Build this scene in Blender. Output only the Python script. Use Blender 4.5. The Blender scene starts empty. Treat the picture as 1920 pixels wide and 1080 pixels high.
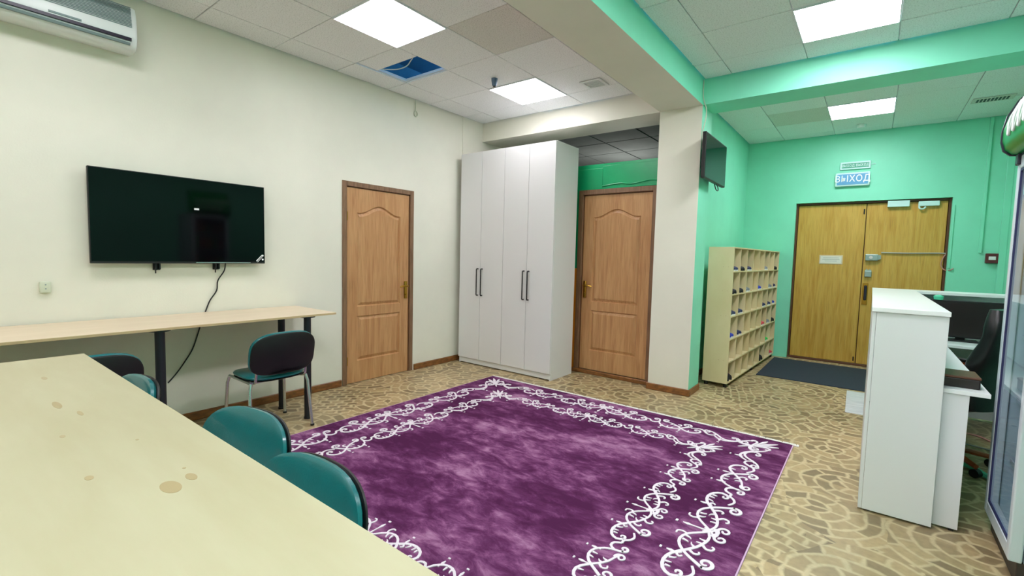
import bpy, bmesh, math, random
from mathutils import Vector, Matrix
from mathutils.geometry import tessellate_polygon
random.seed(7)
S = bpy.context.scene
COL = S.collection

# ------------------------------------------------------------------ camera
cam_d = bpy.data.cameras.new('camera'); cam = bpy.data.objects.new('camera', cam_d); COL.objects.link(cam)
cam_d.sensor_width = 36.0; cam_d.lens = 876.6 / 1920 * 36.0; cam_d.clip_start = 0.05
Rv = Vector((0.7917935, 0.61029145, 0.02464537)); Uv = Vector((-0.06218047, 0.04040132, 0.99724687)); Fv = Vector((-0.60761554, 0.79114605, -0.06993771))
m = Matrix((Rv, Uv, -Fv)).transposed().to_4x4(); m.translation = Vector((4.2493, -0.0414, 1.3869))
cam.matrix_world = m
S.camera = cam
# ------------------------------------------------------------------ world, exposure
W = bpy.data.worlds.new('world'); S.world = W; W.use_nodes = True
W.node_tree.nodes['Background'].inputs[0].default_value = (0.9, 0.95, 1.0, 1); W.node_tree.nodes['Background'].inputs[1].default_value = 0.3
S.view_settings.view_transform = 'Standard'; S.view_settings.look = 'None'; S.view_settings.gamma = 1.0
S.view_settings.use_curve_mapping = False; S.view_settings.exposure = 0.14
PANEL_STRENGTH = 16.0
PANEL_COLOR = (0.95, 0.93, 1.0)

# ------------------------------------------------------------------ helpers
def lin(c):
    return tuple(((v/255)/12.92 if v/255 <= 0.04045 else ((v/255+0.055)/1.055)**2.4) for v in c) + (1,)
MATS = {}
def mat(name, rgb, rough=0.5, metal=0.0, vary=0.0, vscale=4.0, bump=0.0, bscale=60.0, grain=None, rgb2=None, spec=0.5, coat=0.0, emit=None, sheen=0.0):
    """procedural material: base colour, optional second colour mixed by noise (grain = stretch vector), fine bump"""
    m = bpy.data.materials.new(name); m.use_nodes = True; nt = m.node_tree; N = nt.nodes; L = nt.links
    b = N['Principled BSDF']
    b.inputs['Base Color'].default_value = lin(rgb); b.inputs['Roughness'].default_value = rough
    b.inputs['Metallic'].default_value = metal; b.inputs['Specular IOR Level'].default_value = spec
    b.inputs['Coat Weight'].default_value = coat; b.inputs['Sheen Weight'].default_value = sheen
    tc = N.new('ShaderNodeTexCoord')
    if vary > 0 or rgb2:
        mp = N.new('ShaderNodeMapping'); L.new(tc.outputs['Object'], mp.inputs[0])
        mp.inputs['Scale'].default_value = grain or (1, 1, 1)
        n = N.new('ShaderNodeTexNoise'); n.inputs['Scale'].default_value = vscale; n.inputs['Detail'].default_value = 5; n.inputs['Roughness'].default_value = 0.6
        L.new(mp.outputs[0], n.inputs[0])
        r = N.new('ShaderNodeValToRGB'); r.color_ramp.elements[0].position = 0.33; r.color_ramp.elements[1].position = 0.68
        c2 = rgb2 or tuple(max(0, v*(1-vary)) for v in rgb)
        r.color_ramp.elements[0].color = lin(c2); r.color_ramp.elements[1].color = lin(rgb)
        L.new(n.outputs[0], r.inputs[0]); L.new(r.outputs[0], b.inputs['Base Color'])
    if bump > 0:
        n2 = N.new('ShaderNodeTexNoise'); n2.inputs['Scale'].default_value = bscale; n2.inputs['Detail'].default_value = 4
        L.new(tc.outputs['Object'], n2.inputs[0])
        bp = N.new('ShaderNodeBump'); bp.inputs['Strength'].default_value = bump; bp.inputs['Distance'].default_value = 0.004
        L.new(n2.outputs[0], bp.inputs['Height']); L.new(bp.outputs[0], b.inputs['Normal'])
    if emit:
        b.inputs['Emission Color'].default_value = (*emit[0], 1); b.inputs['Emission Strength'].default_value = emit[1]
    MATS[name] = m
    return m

class B:
    """collects shapes into one bmesh"""
    def __init__(s): s.bm = bmesh.new(); s.M = Matrix.Identity(4); s.mi = 0
    def _tag(s, faces):
        for f in faces: f.material_index = s.mi
    def box(s, x0, x1, y0, y1, z0, z1, bev=0.0, seg=1):
        r = bmesh.ops.create_cube(s.bm, size=1.0, matrix=s.M @ Matrix.Translation(((x0+x1)/2, (y0+y1)/2, (z0+z1)/2)) @ Matrix.Diagonal((abs(x1-x0), abs(y1-y0), abs(z1-z0), 1)))
        vs = r['verts']; s._tag({f for v in vs for f in v.link_faces})
        if bev > 0:
            es = list({e for v in vs for e in v.link_edges})
            q = bmesh.ops.bevel(s.bm, geom=es, offset=bev, segments=seg, affect='EDGES', profile=0.5)
            s._tag(q['faces'])
        return s
    def cyl(s, c, r, h, axis='z', n=20, r2=None, cap=True):
        R = {'z': Matrix.Identity(4), 'x': Matrix.Rotation(math.pi/2, 4, 'Y'), 'y': Matrix.Rotation(-math.pi/2, 4, 'X')}[axis]
        q = bmesh.ops.create_cone(s.bm, cap_ends=cap, segments=n, radius1=r, radius2=r if r2 is None else r2, depth=h, matrix=s.M @ Matrix.Translation(c) @ R)
        s._tag({f for v in q['verts'] for f in v.link_faces}); return s
    def ball(s, c, r, sc=(1, 1, 1), n=16):
        q = bmesh.ops.create_uvsphere(s.bm, u_segments=n, v_segments=n//2, radius=r, matrix=s.M @ Matrix.Translation(c) @ Matrix.Diagonal((*sc, 1)))
        s._tag({f for v in q['verts'] for f in v.link_faces}); return s
    def tube(s, pts, r, n=8, smooth=0, closed=False, flat=1.0):
        pts = [Vector(p) for p in pts]
        if smooth: pts = catmull(pts, smooth)
        rings = []; prev = None; k = len(pts)
        rr = r if isinstance(r, (list, tuple)) else [r]*k
        if len(rr) != k: rr = [rr[min(len(rr)-1, int(i/(k-1)*(len(rr)-1)+0.5))] for i in range(k)]
        for i, p in enumerate(pts):
            a = pts[i-1] if (i > 0 or closed) else p; b = pts[(i+1) % k] if (i < k-1 or closed) else p
            t = (b-a).normalized()
            if prev is None:
                up = Vector((0, 0, 1)) if abs(t.z) < 0.9 else Vector((1, 0, 0)); u = t.cross(up).normalized()
            else:
                u = (prev - t*prev.dot(t)).normalized()
            prev = u; v = t.cross(u)
            rings.append([s.bm.verts.new(s.M @ (p + rr[i]*(math.cos(6.28319*j/n)*u + flat*math.sin(6.28319*j/n)*v))) for j in range(n)])
        fs = []
        for i in range(k if closed else k-1):
            A, C = rings[i], rings[(i+1) % k]
            for j in range(n): fs.append(s.bm.faces.new((A[j], A[(j+1) % n], C[(j+1) % n], C[j])))
        if not closed: fs.append(s.bm.faces.new(rings[0][::-1])); fs.append(s.bm.faces.new(rings[-1]))
        s._tag(fs); return s
    def prism(s, poly, d0, d1, plane='xy'):
        """extrude polygon (2d) between d0 and d1 along the third axis"""
        def P(a, b, d): return s.M @ Vector({'xy': (a, b, d), 'xz': (a, d, b), 'yz': (d, a, b)}[plane])
        A = [s.bm.verts.new(P(a, b, d0)) for a, b in poly]; C = [s.bm.verts.new(P(a, b, d1)) for a, b in poly]
        n = len(poly); fs = [s.bm.faces.new(A), s.bm.faces.new(C[::-1])]
        for i in range(n): fs.append(s.bm.faces.new((A[i], C[i], C[(i+1) % n], A[(i+1) % n])))
        s._tag(fs); return s
    def lathe(s, prof, c=(0, 0, 0), n=24):
        rings = [[s.bm.verts.new(s.M @ Vector((c[0]+r*math.cos(6.28319*j/n), c[1]+r*math.sin(6.28319*j/n), c[2]+z))) for j in range(n)] for r, z in prof]
        fs = []
        for A, C in zip(rings, rings[1:]):
            for j in range(n): fs.append(s.bm.faces.new((A[j], A[(j+1) % n], C[(j+1) % n], C[j])))
        fs.append(s.bm.faces.new(rings[0][::-1])); fs.append(s.bm.faces.new(rings[-1]))
        s._tag(fs); return s
    def loft(s, rings, caps=True):
        rs = [[s.bm.verts.new(s.M @ Vector(p)) for p in R] for R in rings]; fs = []
        for A, C in zip(rs, rs[1:]):
            n = len(A)
            for j in range(n): fs.append(s.bm.faces.new((A[j], A[(j+1) % n], C[(j+1) % n], C[j])))
        if caps: fs.append(s.bm.faces.new(rs[0][::-1])); fs.append(s.bm.faces.new(rs[-1]))
        s._tag(fs); return s
    def build(s, name, mats, parent=None, smooth=False, norm=True):
        if norm: bmesh.ops.recalc_face_normals(s.bm, faces=s.bm.faces)
        me = bpy.data.meshes.new(name); s.bm.to_mesh(me); s.bm.free()
        for q in (mats if isinstance(mats, (list, tuple)) else [mats]): me.materials.append(MATS[q])
        if smooth:
            for p in me.polygons: p.use_smooth = True
            me.set_sharp_from_angle(angle=math.radians(40))
        o = bpy.data.objects.new(name, me); COL.objects.link(o)
        if parent: o.parent = parent
        return o

def split_islands(o):
    """one object per connected piece"""
    bm = bmesh.new(); bm.from_mesh(o.data); seen = set(); isl = []
    for v in bm.verts:
        if v.index in seen: continue
        st = [v]; seen.add(v.index); cur = []
        while st:
            q = st.pop(); cur.append(q.index)
            for e in q.link_edges:
                w = e.other_vert(q)
                if w.index not in seen: seen.add(w.index); st.append(w)
        isl.append(set(cur))
    for k, I in enumerate(isl[1:] ):
        b2 = bmesh.new(); b2.from_mesh(o.data); bmesh.ops.delete(b2, geom=[v for v in b2.verts if v.index not in I], context='VERTS')
        me = o.data.copy(); b2.to_mesh(me); b2.free(); n = bpy.data.objects.new(o.name.split('.')[0], me); COL.objects.link(n); n.parent = o.parent; n.matrix_local = o.matrix_local.copy()
    bmesh.ops.delete(bm, geom=[v for v in bm.verts if v.index not in isl[0]], context='VERTS'); bm.to_mesh(o.data); bm.free()
    return o
def catmull(pts, k):
    out = []; n = len(pts)
    for i in range(n-1):
        p0 = pts[max(i-1, 0)]; p1 = pts[i]; p2 = pts[i+1]; p3 = pts[min(i+2, n-1)]
        for j in range(k):
            t = j/k
            out.append(0.5*((2*p1)+(-p0+p2)*t+(2*p0-5*p1+4*p2-p3)*t*t+(-p0+3*p1-3*p2+p3)*t*t*t))
    out.append(pts[-1]); return out

def thing(name, label, cat, loc=(0, 0, 0), rz=0.0, group=None):
    o = bpy.data.objects.new(name, None); o.empty_display_size = 0.05; COL.objects.link(o)
    o.location = loc; o.rotation_euler = (0, 0, rz); o['label'] = label; o['category'] = cat
    if group: o['group'] = group
    return o
def tag(o, label, cat, group=None):
    o['label'] = label; o['category'] = cat
    if group: o['group'] = group
    return o
def struct(o, label=None):
    o['kind'] = 'structure'
    if label: o['label'] = label
    return o
def dup(root, loc=None, rz=None, label=None, group=None):
    r = root.copy(); COL.objects.link(r)
    if loc is not None: r.location = loc
    if rz is not None: r.rotation_euler = (0, 0, rz)
    if label: r['label'] = label
    if group: r['group'] = group
    for ch in list(root.children):
        c = ch.copy(); COL.objects.link(c); c.parent = r
        for g in list(ch.children):
            d = g.copy(); COL.objects.link(d); d.parent = c
    return r

# ------------------------------------------------------------------ materials
mat('cream_paint', (232, 229, 213), 0.55, vary=0.03, vscale=1.5, bump=0.12, bscale=90)
mat('mint_paint', (142, 236, 202), 0.5, vary=0.05, vscale=1.3, bump=0.12, bscale=90)
mat('green_gloss', (22, 165, 105), 0.25, vary=0.06, vscale=3)
mat('orange_paint', (226, 142, 30), 0.5)
mat('dark_plenum', (44, 132, 178), 0.8, vary=0.15, vscale=3)
mat('alcove_grey', (120, 126, 126), 0.85, vary=0.1, vscale=3)
mat('wood_trim', (150, 96, 48), 0.4, vary=0.3, vscale=6, grain=(3, 3, 8))
mat('casing_wood', (140, 106, 78), 0.45, rgb2=(112, 82, 58), vscale=4, grain=(14, 14, 1.2))
mat('white_laminate', (226, 225, 224), 0.42)
mat('counter_laminate', (226, 228, 228), 0.45)
mat('counter_top', (238, 241, 240), 0.3)
mat('black_plastic', (12, 12, 14), 0.45)
mat('black_gloss', (4, 4, 6), 0.06, spec=0.2)
mat('black_metal', (26, 26, 30), 0.4, metal=0.3)
mat('leg_steel', (48, 50, 56), 0.38, metal=0.5)
mat('chrome', (205, 212, 214), 0.24, metal=1.0)
mat('brass', (176, 138, 56), 0.28, metal=1.0)
mat('teal_vinyl', (4, 112, 116), 0.28, coat=0.35, vary=0.12, vscale=5, bump=0.15, bscale=160)
mat('birch_ply', (188, 184, 150), 0.42, rgb2=(180, 174, 138), vscale=2.2, grain=(0.8, 4, 1))
mat('bench_ply', (226, 208, 180), 0.4, rgb2=(218, 200, 170), vscale=2.5, grain=(4, 0.7, 1))
mat('ply_edge', (202, 176, 132), 0.5)
mat('ply_stain', (170, 154, 112), 0.4)
mat('rack_ply', (232, 216, 174), 0.45, rgb2=(222, 204, 156), vscale=3, grain=(1, 1, 0.5))
mat('grey_mat', (50, 62, 76), 0.95, bump=0.6, bscale=400, vary=0.12, vscale=160)
mat('white_sheet', (222, 226, 226), 0.5, rgb2=(196, 202, 204), vscale=6, grain=(1, 6, 1))
mat('white_plastic', (226, 230, 228), 0.35)
mat('ac_white', (224, 230, 228), 0.35)
mat('ac_grey', (118, 138, 138), 0.5)
mat('ac_slot', (24, 16, 40), 0.4)
mat('pale_plastic', (206, 212, 190), 0.45)
mat('grey_metal', (150, 172, 168), 0.35, metal=0.6)
mat('dark_wood', (92, 54, 30), 0.45)
mat('sign_blue', (92, 160, 205), 0.4)
mat('sign_green', (60, 160, 130), 0.4)
mat('sign_frame', (206, 240, 238), 0.4)
mat('sign_white', (240, 250, 250), 0.4)
mat('callpoint_red', (92, 34, 38), 0.4)
mat('fridge_white', (206, 216, 224), 0.3)
mat('fridge_inner', (176, 192, 202), 0.4)
mat('fridge_dark', (58, 50, 48), 0.5)
mat('gasket', (30, 34, 84), 0.5)
mat('sign_leaf_green', (0, 150, 66), 0.3)
mat('lettering_white', (225, 232, 232), 0.3)
mat('leather_black', (22, 18, 20), 0.32, bump=0.2, bscale=120)
mat('arm_wood', (150, 72, 34), 0.3)
mat('screen_dark', (36, 28, 28), 0.3)
mat('mint_hose', (90, 205, 165), 0.4)
mat('cable_grey', (170, 172, 168), 0.5)
mat('cable_pink', (196, 140, 130), 0.5)
mat('paper', (236, 232, 220), 0.6)
mat('paper_frame', (226, 208, 176), 0.5)
mat('ink_grey', (150, 150, 150), 0.6)
mat('navy', (24, 34, 78), 0.6)
mat('royal_blue', (28, 52, 170), 0.6)
mat('black_fabric', (24, 22, 26), 0.7)
mat('grey_fabric', (120, 124, 130), 0.7)
mat('red_fabric', (206, 60, 76), 0.6)
mat('green_fabric', (40, 190, 80), 0.6)
mat('sole_white', (220, 222, 222), 0.6)
mat('can_red', (190, 40, 36), 0.3, metal=0.3)
mat('can_green', (50, 150, 60), 0.3, metal=0.3)
mat('can_orange', (226, 140, 60), 0.3, metal=0.3)
mat('fringe_white', (236, 234, 228), 0.9, bump=0.5, bscale=300)
mat('binding', (206, 168, 200), 0.8)
mat('scroll_white', (232, 222, 230), 0.85)
mat('dark_navy_cap', (30, 32, 50), 0.4)
mat('sensor_blue', (96, 120, 150), 0.4)
mat('diffuser', (255, 255, 255), 0.5, emit=(PANEL_COLOR, PANEL_STRENGTH))
mat('diffuser_bright', (255, 255, 255), 0.5, emit=(PANEL_COLOR, PANEL_STRENGTH*1.7))
mat('inner_lamp', (255, 255, 255), 0.5, emit=((0.85, 0.95, 1.0), 5.0))
mat('lamp_frame', (232, 236, 240), 0.4)
mat('indicator_white', (240, 240, 240), 0.4)

def oak_material(name, light, dark, streak):
    m = bpy.data.materials.new(name); m.use_nodes = True; nt = m.node_tree; N = nt.nodes; L = nt.links; b = N['Principled BSDF']
    b.inputs['Roughness'].default_value = 0.42
    tc = N.new('ShaderNodeTexCoord'); mp = N.new('ShaderNodeMapping'); mp.inputs['Scale'].default_value = (11, 11, 0.8); L.new(tc.outputs['Object'], mp.inputs[0])
    n1 = N.new('ShaderNodeTexNoise'); n1.inputs['Scale'].default_value = 2.2; n1.inputs['Detail'].default_value = 6; n1.inputs['Distortion'].default_value = 0.6; L.new(mp.outputs[0], n1.inputs[0])
    r = N.new('ShaderNodeValToRGB'); e = r.color_ramp.elements; e[0].position = 0.3; e[0].color = lin(dark); e[1].position = 0.62; e[1].color = lin(light)
    L.new(n1.outputs[0], r.inputs[0])
    mp2 = N.new('ShaderNodeMapping'); mp2.inputs['Scale'].default_value = (60, 60, 2.2); L.new(tc.outputs['Object'], mp2.inputs[0])
    n2 = N.new('ShaderNodeTexNoise'); n2.inputs['Scale'].default_value = 2; n2.inputs['Detail'].default_value = 3; L.new(mp2.outputs[0], n2.inputs[0])
    r2 = N.new('ShaderNodeValToRGB'); r2.color_ramp.elements[0].position = 0.28; r2.color_ramp.elements[1].position = 0.5
    r2.color_ramp.elements[0].color = lin(streak); r2.color_ramp.elements[1].color = (1, 1, 1, 1); L.new(n2.outputs[0], r2.inputs[0])
    mx = N.new('ShaderNodeMix'); mx.data_type = 'RGBA'; mx.blend_type = 'MULTIPLY'; mx.inputs[0].default_value = 0.35
    L.new(r.outputs[0], mx.inputs[6]); L.new(r2.outputs[0], mx.inputs[7]); L.new(mx.outputs[2], b.inputs['Base Color'])
    MATS[name] = m
oak_material('door_oak', (198, 150, 102), (178, 126, 80), (150, 110, 80))
oak_material('exit_oak', (214, 172, 80), (196, 148, 54), (160, 130, 70))

def tile_material(name, rgb, speck):
    m = bpy.data.materials.new(name); m.use_nodes = True; nt = m.node_tree; N = nt.nodes; L = nt.links; b = N['Principled BSDF']
    b.inputs['Roughness'].default_value = 0.9
    tc = N.new('ShaderNodeTexCoord'); n = N.new('ShaderNodeTexNoise'); n.inputs['Scale'].default_value = 110; n.inputs['Detail'].default_value = 2; L.new(tc.outputs['Object'], n.inputs[0])
    r = N.new('ShaderNodeValToRGB'); r.color_ramp.elements[0].position = 0.36; r.color_ramp.elements[1].position = 0.46
    r.color_ramp.elements[0].color = lin(speck); r.color_ramp.elements[1].color = lin(rgb); L.new(n.outputs[0], r.inputs[0]); L.new(r.outputs[0], b.inputs['Base Color'])
    bp = N.new('ShaderNodeBump'); bp.inputs['Strength'].default_value = 0.3; bp.inputs['Distance'].default_value = 0.003; L.new(n.outputs[0], bp.inputs['Height']); L.new(bp.outputs[0], b.inputs['Normal'])
    MATS[name] = m
tile_material('ceiling_tile', (238, 240, 240), (214, 217, 216))
tile_material('ceiling_tile_aged', (220, 218, 212), (192, 190, 182))

def floor_material():
    """printed linoleum: cobbles laid in overlapping fans, light joints"""
    m = bpy.data.materials.new('cobble_lino'); m.use_nodes = True; nt = m.node_tree; N = nt.nodes; L = nt.links; b = N['Principled BSDF']
    def M(op, a, c=None, d=None):
        n = N.new('ShaderNodeMath'); n.operation = op
        for i, v in enumerate((a, c, d)):
            if v is None: continue
            if isinstance(v, (int, float)): n.inputs[i].default_value = v
            else: L.new(v, n.inputs[i])
        return n.outputs[0]
    tc = N.new('ShaderNodeTexCoord')
    # gentle warp
    nz = N.new('ShaderNodeTexNoise'); nz.inputs['Scale'].default_value = 3.5; nz.inputs['Detail'].default_value = 2; L.new(tc.outputs['Object'], nz.inputs[0])
    sub = N.new('ShaderNodeVectorMath'); sub.operation = 'SUBTRACT'; L.new(nz.outputs['Color'], sub.inputs[0]); sub.inputs[1].default_value = (0.5, 0.5, 0.5)
    scl = N.new('ShaderNodeVectorMath'); scl.operation = 'SCALE'; L.new(sub.outputs[0], scl.inputs[0]); scl.inputs['Scale'].default_value = 0.09
    add = N.new('ShaderNodeVectorMath'); add.operation = 'ADD'; L.new(tc.outputs['Object'], add.inputs[0]); L.new(scl.outputs[0], add.inputs[1])
    sc = N.new('ShaderNodeVectorMath'); sc.operation = 'MULTIPLY'; L.new(add.outputs[0], sc.inputs[0]); sc.inputs[1].default_value = (1.75, 1.75, 0)
    vo = N.new('ShaderNodeTexVoronoi'); vo.voronoi_dimensions = '2D'; vo.inputs['Scale'].default_value = 1.0; vo.inputs['Randomness'].default_value = 0.75; L.new(sc.outputs[0], vo.inputs['Vector'])
    df = N.new('ShaderNodeVectorMath'); df.operation = 'SUBTRACT'; L.new(sc.outputs[0], df.inputs[0]); L.new(vo.outputs['Position'], df.inputs[1])
    sp = N.new('ShaderNodeSeparateXYZ'); L.new(df.outputs[0], sp.inputs[0])
    csep = N.new('ShaderNodeSeparateXYZ'); L.new(vo.outputs['Color'], csep.inputs[0])
    r = M('POWER', M('ADD', M('POWER', M('ABSOLUTE', sp.outputs[0]), 2.0), M('POWER', M('ABSOLUTE', sp.outputs[1]), 2.0)), 0.5)
    ang = M('ARCTAN2', sp.outputs[1], sp.outputs[0])
    rr = M('MULTIPLY', r, 6.8); ring = M('FLOOR', rr); fr = M('FRACT', rr)
    cnt = M('ADD', M('MULTIPLY', ring, 3.0), 3.0)
    ta = M('MULTIPLY', M('ADD', M('DIVIDE', ang, 6.28319), M('MULTIPLY', ring, 0.37)), cnt); fa = M('FRACT', ta); ia = M('FLOOR', ta)
    # distance to joint
    e1 = M('MINIMUM', fr, M('SUBTRACT', 1.0, fr))
    arc = M('DIVIDE', M('MULTIPLY', r, 6.28319*6.8), cnt)
    e2 = M('MULTIPLY', M('MINIMUM', fa, M('SUBTRACT', 1.0, fa)), arc)
    # bricks variant (square setts) in some cells
    th = M('MULTIPLY', csep.outputs[2], 3.0); ct = M('COSINE', th); sn = M('SINE', th)
    ux = M('ADD', M('MULTIPLY', sp.outputs[0], ct), M('MULTIPLY', sp.outputs[1], sn)); uy = M('SUBTRACT', M('MULTIPLY', sp.outputs[1], ct), M('MULTIPLY', sp.outputs[0], sn))
    bx = M('MULTIPLY', ux, 5.5); by = M('MULTIPLY', uy, 8.0)
    iy = M('FLOOR', by); bx2 = M('ADD', bx, M('MULTIPLY', iy, 0.5))
    g1 = M('FRACT', bx2); g2 = M('FRACT', by)
    e3 = M('MINIMUM', M('MINIMUM', g1, M('SUBTRACT', 1.0, g1)), M('MINIMUM', g2, M('SUBTRACT', 1.0, g2)))
    pick = M('GREATER_THAN', csep.outputs[0], 0.74)
    ep = M('MINIMUM', e1, e2)
    e = M('ADD', M('MULTIPLY', e3, pick), M('MULTIPLY', ep, M('SUBTRACT', 1.0, pick)))
    joint = N.new('ShaderNodeValToRGB'); joint.color_ramp.elements[0].position = 0.05; joint.color_ramp.elements[1].position = 0.17
    jn = N.new('ShaderNodeTexNoise'); jn.inputs['Scale'].default_value = 16; jn.inputs['Detail'].default_value = 4; L.new(tc.outputs['Object'], jn.inputs[0])
    L.new(M('ADD', e, M('MULTIPLY', M('SUBTRACT', jn.outputs[0], 0.5), 0.24)), joint.inputs[0])
    # stone tint
    wn = N.new('ShaderNodeTexWhiteNoise'); wn.noise_dimensions = '3D'; cb = N.new('ShaderNodeCombineXYZ')
    L.new(M('ADD', M('MULTIPLY', ring, pick), M('MULTIPLY', ring, 1.7)), cb.inputs[0]); L.new(M('ADD', ia, M('MULTIPLY', M('FLOOR', bx2), pick)), cb.inputs[1]); L.new(csep.outputs[1], cb.inputs[2]); L.new(cb.outputs[0], wn.inputs['Vector'])
    st = N.new('ShaderNodeValToRGB'); st.color_ramp.elements[0].color = lin((140, 120, 88)); st.color_ramp.elements[1].color = lin((194, 168, 124)); L.new(wn.outputs['Value'], st.inputs[0])
    # grain
    g = N.new('ShaderNodeTexNoise'); g.inputs['Scale'].default_value = 30; g.inputs['Detail'].default_value = 5; L.new(tc.outputs['Object'], g.inputs[0])
    jc = N.new('ShaderNodeMix'); jc.data_type = 'RGBA'; L.new(joint.outputs[0], jc.inputs[0]); jc.inputs[6].default_value = lin((212, 192, 150)); L.new(st.outputs[0], jc.inputs[7])
    gm = N.new('ShaderNodeMix'); gm.data_type = 'RGBA'; gm.blend_type = 'MULTIPLY'; gm.inputs[0].default_value = 0.35
    gr = N.new('ShaderNodeValToRGB'); gr.color_ramp.elements[0].position = 0.3; gr.color_ramp.elements[1].position = 0.6; gr.color_ramp.elements[0].color = (0.55, 0.55, 0.55, 1); L.new(g.outputs[0], gr.inputs[0])
    L.new(jc.outputs[2], gm.inputs[6]); L.new(gr.outputs[0], gm.inputs[7])
    # broad wear
    wv = N.new('ShaderNodeTexNoise'); wv.inputs['Scale'].default_value = 1.1; wv.inputs['Detail'].default_value = 3; L.new(tc.outputs['Object'], wv.inputs[0])
    wr = N.new('ShaderNodeValToRGB'); wr.color_ramp.elements[0].position = 0.35; wr.color_ramp.elements[1].position = 0.65; wr.color_ramp.elements[0].color = (1, 1, 1, 1); wr.color_ramp.elements[1].color = lin((222, 226, 222)); L.new(wv.outputs[0], wr.inputs[0])
    wm = N.new('ShaderNodeMix'); wm.data_type = 'RGBA'; wm.blend_type = 'MULTIPLY'; wm.inputs[0].default_value = 1.0
    L.new(gm.outputs[2], wm.inputs[6]); L.new(wr.outputs[0], wm.inputs[7]); L.new(wm.outputs[2], b.inputs['Base Color'])
    b.inputs['Roughness'].default_value = 0.42
    MATS['cobble_lino'] = m
floor_material()

def rug_material():
    m = bpy.data.materials.new('purple_pile'); m.use_nodes = True; nt = m.node_tree; N = nt.nodes; L = nt.links; b = N['Principled BSDF']
    tc = N.new('ShaderNodeTexCoord'); mp = N.new('ShaderNodeMapping'); mp.inputs['Rotation'].default_value = (0, 0, 0.5); mp.inputs['Scale'].default_value = (1, 1.5, 1); L.new(tc.outputs['Object'], mp.inputs[0])
    n = N.new('ShaderNodeTexNoise'); n.inputs['Scale'].default_value = 1.5; n.inputs['Detail'].default_value = 4; n.inputs['Roughness'].default_value = 0.6; n.inputs['Distortion'].default_value = 0.5; L.new(mp.outputs[0], n.inputs[0])
    mp3 = N.new('ShaderNodeMapping'); mp3.inputs['Rotation'].default_value = (0, 0, 0.75); mp3.inputs['Scale'].default_value = (1, 1.9, 1); L.new(tc.outputs['Object'], mp3.inputs[0])
    n3 = N.new('ShaderNodeTexNoise'); n3.inputs['Scale'].default_value = 6.5; n3.inputs['Detail'].default_value = 9; n3.inputs['Roughness'].default_value = 0.7; n3.inputs['Distortion'].default_value = 0.45; L.new(mp3.outputs[0], n3.inputs[0])
    ma = N.new('ShaderNodeMath'); ma.operation = 'MULTIPLY_ADD'; L.new(n.outputs[0], ma.inputs[0]); ma.inputs[1].default_value = 0.8; 
    mb = N.new('ShaderNodeMath'); mb.operation = 'MULTIPLY'; L.new(n3.outputs[0], mb.inputs[0]); mb.inputs[1].default_value = 0.75; L.new(mb.outputs[0], ma.inputs[2])
    r = N.new('ShaderNodeValToRGB'); e = r.color_ramp.elements; e[0].position = 0.64; e[0].color = lin((78, 34, 70)); e[1].position = 0.98; e[1].color = lin((172, 124, 158))
    k = e.new(0.745); k.color = lin((94, 46, 86)); k = e.new(0.83); k.color = lin((122, 70, 112))
    L.new(ma.outputs[0], r.inputs[0]); L.new(r.outputs[0], b.inputs['Base Color'])
    b.inputs['Roughness'].default_value = 0.95; b.inputs['Specular IOR Level'].default_value = 0.05
    n2 = N.new('ShaderNodeTexNoise'); n2.inputs['Scale'].default_value = 350; L.new(tc.outputs['Object'], n2.inputs[0])
    bp = N.new('ShaderNodeBump'); bp.inputs['Strength'].default_value = 0.5; bp.inputs['Distance'].default_value = 0.003; L.new(n2.outputs[0], bp.inputs['Height']); L.new(bp.outputs[0], b.inputs['Normal'])
    MATS['purple_pile'] = m
rug_material()

def glass_material():
    m = bpy.data.materials.new('clear_glass'); m.use_nodes = True; nt = m.node_tree; N = nt.nodes; L = nt.links
    N.remove(N['Principled BSDF']); out = N['Material Output']
    t = N.new('ShaderNodeBsdfTransparent'); t.inputs[0].default_value = (0.92, 0.96, 0.98, 1)
    g = N.new('ShaderNodeBsdfGlossy'); g.inputs['Roughness'].default_value = 0.03
    f = N.new('ShaderNodeFresnel'); f.inputs[0].default_value = 1.4
    ge = N.new('ShaderNodeNewGeometry'); inv = N.new('ShaderNodeMath'); inv.operation = 'SUBTRACT'; inv.inputs[0].default_value = 1.0; L.new(ge.outputs['Backfacing'], inv.inputs[1])
    mu = N.new('ShaderNodeMath'); mu.operation = 'MULTIPLY'; L.new(f.outputs[0], mu.inputs[0]); L.new(inv.outputs[0], mu.inputs[1])   # only the outer surface of the pane reflects
    mx = N.new('ShaderNodeMixShader'); L.new(mu.outputs[0], mx.inputs[0]); L.new(t.outputs[0], mx.inputs[1]); L.new(g.outputs[0], mx.inputs[2]); L.new(mx.outputs[0], out.inputs[0])
    MATS['clear_glass'] = m
glass_material()

# ------------------------------------------------------------------ the room
H = 3.126; HB = 2.89; YF = 4.76; YE = 7.757; XR = 5.46; YB = -2.4; C1 = 2.424; C2 = 2.846; XW = 2.668; TOP = 3.45
struct(B().box(-0.15, XR+0.15, YB-0.15, YE+0.3, -0.08, 0).build('floor', 'cobble_lino'))
struct(B().box(-0.15, XR+0.15, YB-0.15, YE+0.3, TOP, TOP+0.1).build('ceiling', 'dark_plenum'))
b = B(); b.box(-0.15, 0, YB, 2.70, 0, H+0.02); b.box(-0.15, 0, 3.54, YE, 0, H+0.02); b.box(-0.15, 0, 2.70, 3.54, 2.055, H+0.02); b.mi = 1; b.box(-0.15, 0, YB, YE, H+0.02, TOP)
struct(b.build('wall_left', ['cream_paint', 'dark_plenum']))
struct(B().box(-0.15, XR+0.15, YB-0.15, YB, 0, TOP).build('wall_back', 'cream_paint'))
struct(B().box(XR, XR+0.15, YB, YE, 0, TOP).build('wall_right', 'mint_paint'))
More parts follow.
